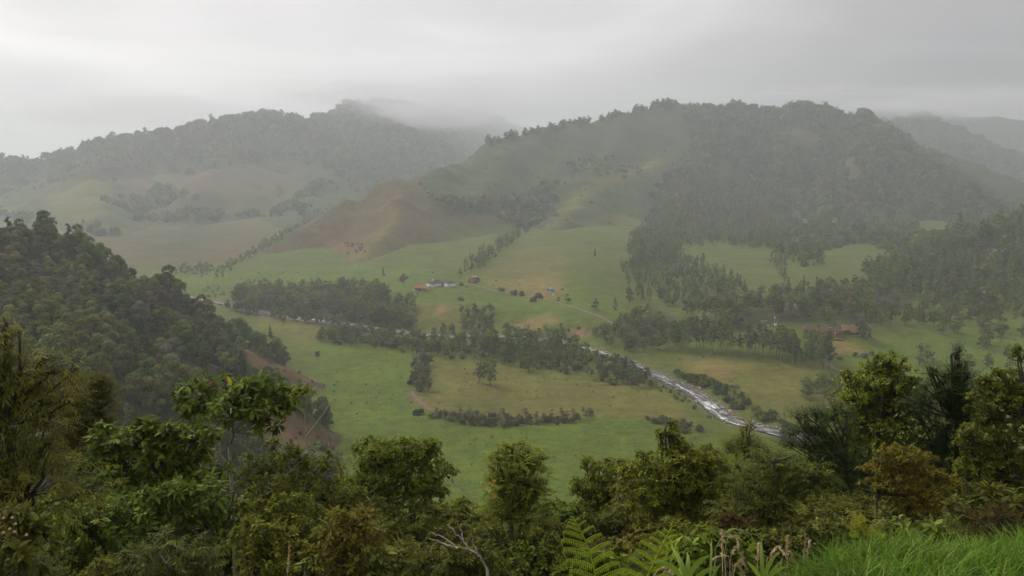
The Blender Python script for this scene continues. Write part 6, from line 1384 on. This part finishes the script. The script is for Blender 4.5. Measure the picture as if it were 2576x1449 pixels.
# seedling with paired round leaflets
f0 = np.array(at(2186, 1420, 6.4)); bz = f0.copy(); bz[2] = float(fg_h(f0[:1], f0[1:2])[0])
t = thing('seedling', 'young plant with paired rounded leaflets rising above the grass mound', 'plant', tuple(bz)); b = MB()
LF = [(2170, 1325, 2148, 1296), (2172, 1335, 2160, 1318), (2165, 1345, 2140, 1330), (2175, 1350, 2190, 1325), (2190, 1350, 2212, 1335), (2200, 1352, 2225, 1345), (2210, 1360, 2222, 1372), (2180, 1380, 2150, 1365), (2160, 1385, 2138, 1372), (2195, 1385, 2222, 1395), (2170, 1400, 2145, 1402)]
for a0, b0, a1, b1 in LF:
    P0 = at(a0, b0, 6.4) - bz; P1 = at(a1, b1, 6.3) - bz; b.tube([f0 - bz, (f0 - bz) * .4 + P0 * .6 + [0, 0, .02], P0], [.006, .004, .002], 4, .6)
    for q in (.25, .6, 1.0):
        x = Vector(P1 - P0); C = Vector(P0 + (P1 - P0) * q * .7); L = x.length * .42
        for sg in (-1, 1) if q < 1 else (0,):
            dd_ = (x.normalized() + Vector((0, -.1, .5 if sg else 0)) * 0 + Vector((-x.z, 0, x.x)).normalized() * sg * .8).normalized(); z = Vector((0, -.75, .65)); y = z.cross(dd_).normalized(); z = dd_.cross(y)
            M = Matrix((dd_ * L, y * L * .62, z * L)).transposed().to_4x4(); M.translation = C; o = part('leaflet', leaf_mesh(F_LIGHT, .7), t); o.matrix_local = M
b.tube([np.zeros(3), (f0 - bz) * .5, f0 - bz], [.01, .009, .006], 5, .5); part('stalk', b.mesh('stalk', F_LIGHT, tone=True), t)
# the grass mound
rng = np.random.default_rng(91); n = 60000
x = rng.uniform(.9, 5.5, n); y = rng.uniform(2.4, 6.6, n)
yb = 1.7 + 1.95 * np.clip((x - 0.7) / 0.5, 0, 1) + 1.15 * np.clip((x - 1.25) / 0.9, 0, 1) + 0.5 * np.clip((x - 3) / 6, 0, 1)
ok = (y < yb + .75 + .25 * fbm(x, y, .6, 3, 7)) & (x / y < .80) & (x / y > .17) & (y > 2.6); x, y = x[ok], y[ok]; n = len(x)
z = fg_h(x, y); tuft = .72 + .5 * (fbm(x, y, .5, 3, 15) * .5 + .5) * 1.1
hgt = rng.uniform(.12, .31, n) * tuft * np.clip(.55 + (x - 1) * .5, .5, 1); az = rng.uniform(0, 6.28, n); lean = rng.uniform(.15, .85, n) * hgt
wind = fbm(x, y, .9, 2, 19); dx, dy = np.cos(az) * lean + .06 * wind, np.sin(az) * lean
B0 = np.stack([x, y, z - .02], 1); B1 = B0 + np.stack([dx * .3, dy * .3, hgt * .62], 1); B2 = B0 + np.stack([dx, dy, hgt * (1 - .25 * lean / hgt)], 1)
S = np.stack([-np.sin(az), np.cos(az), np.zeros(n)], 1) * rng.uniform(.0035, .0068, n)[:, None]
V = np.stack([B0 - S, B0 + S, B1 - S * .8, B1 + S * .8, B2 - S * .08, B2 + S * .08], 1).reshape(-1, 3)
i = np.arange(n)[:, None] * 6; Q = np.concatenate([i + [0, 1, 3, 2], i + [2, 3, 5, 4]], 1).reshape(-1, 4)
tn = np.clip(.30 + .5 * rng.random(n) + .3 * fbm(x, y, .8, 3, 23), 0, .93); tn = np.where(rng.random(n) < .025, 1.0, tn)
tag(part('grass', mesh_np('grass', V, Q, F_GRASS, np.repeat(tn, 2))), 'lush bright green grass mound at the bottom corner', kind='stuff')
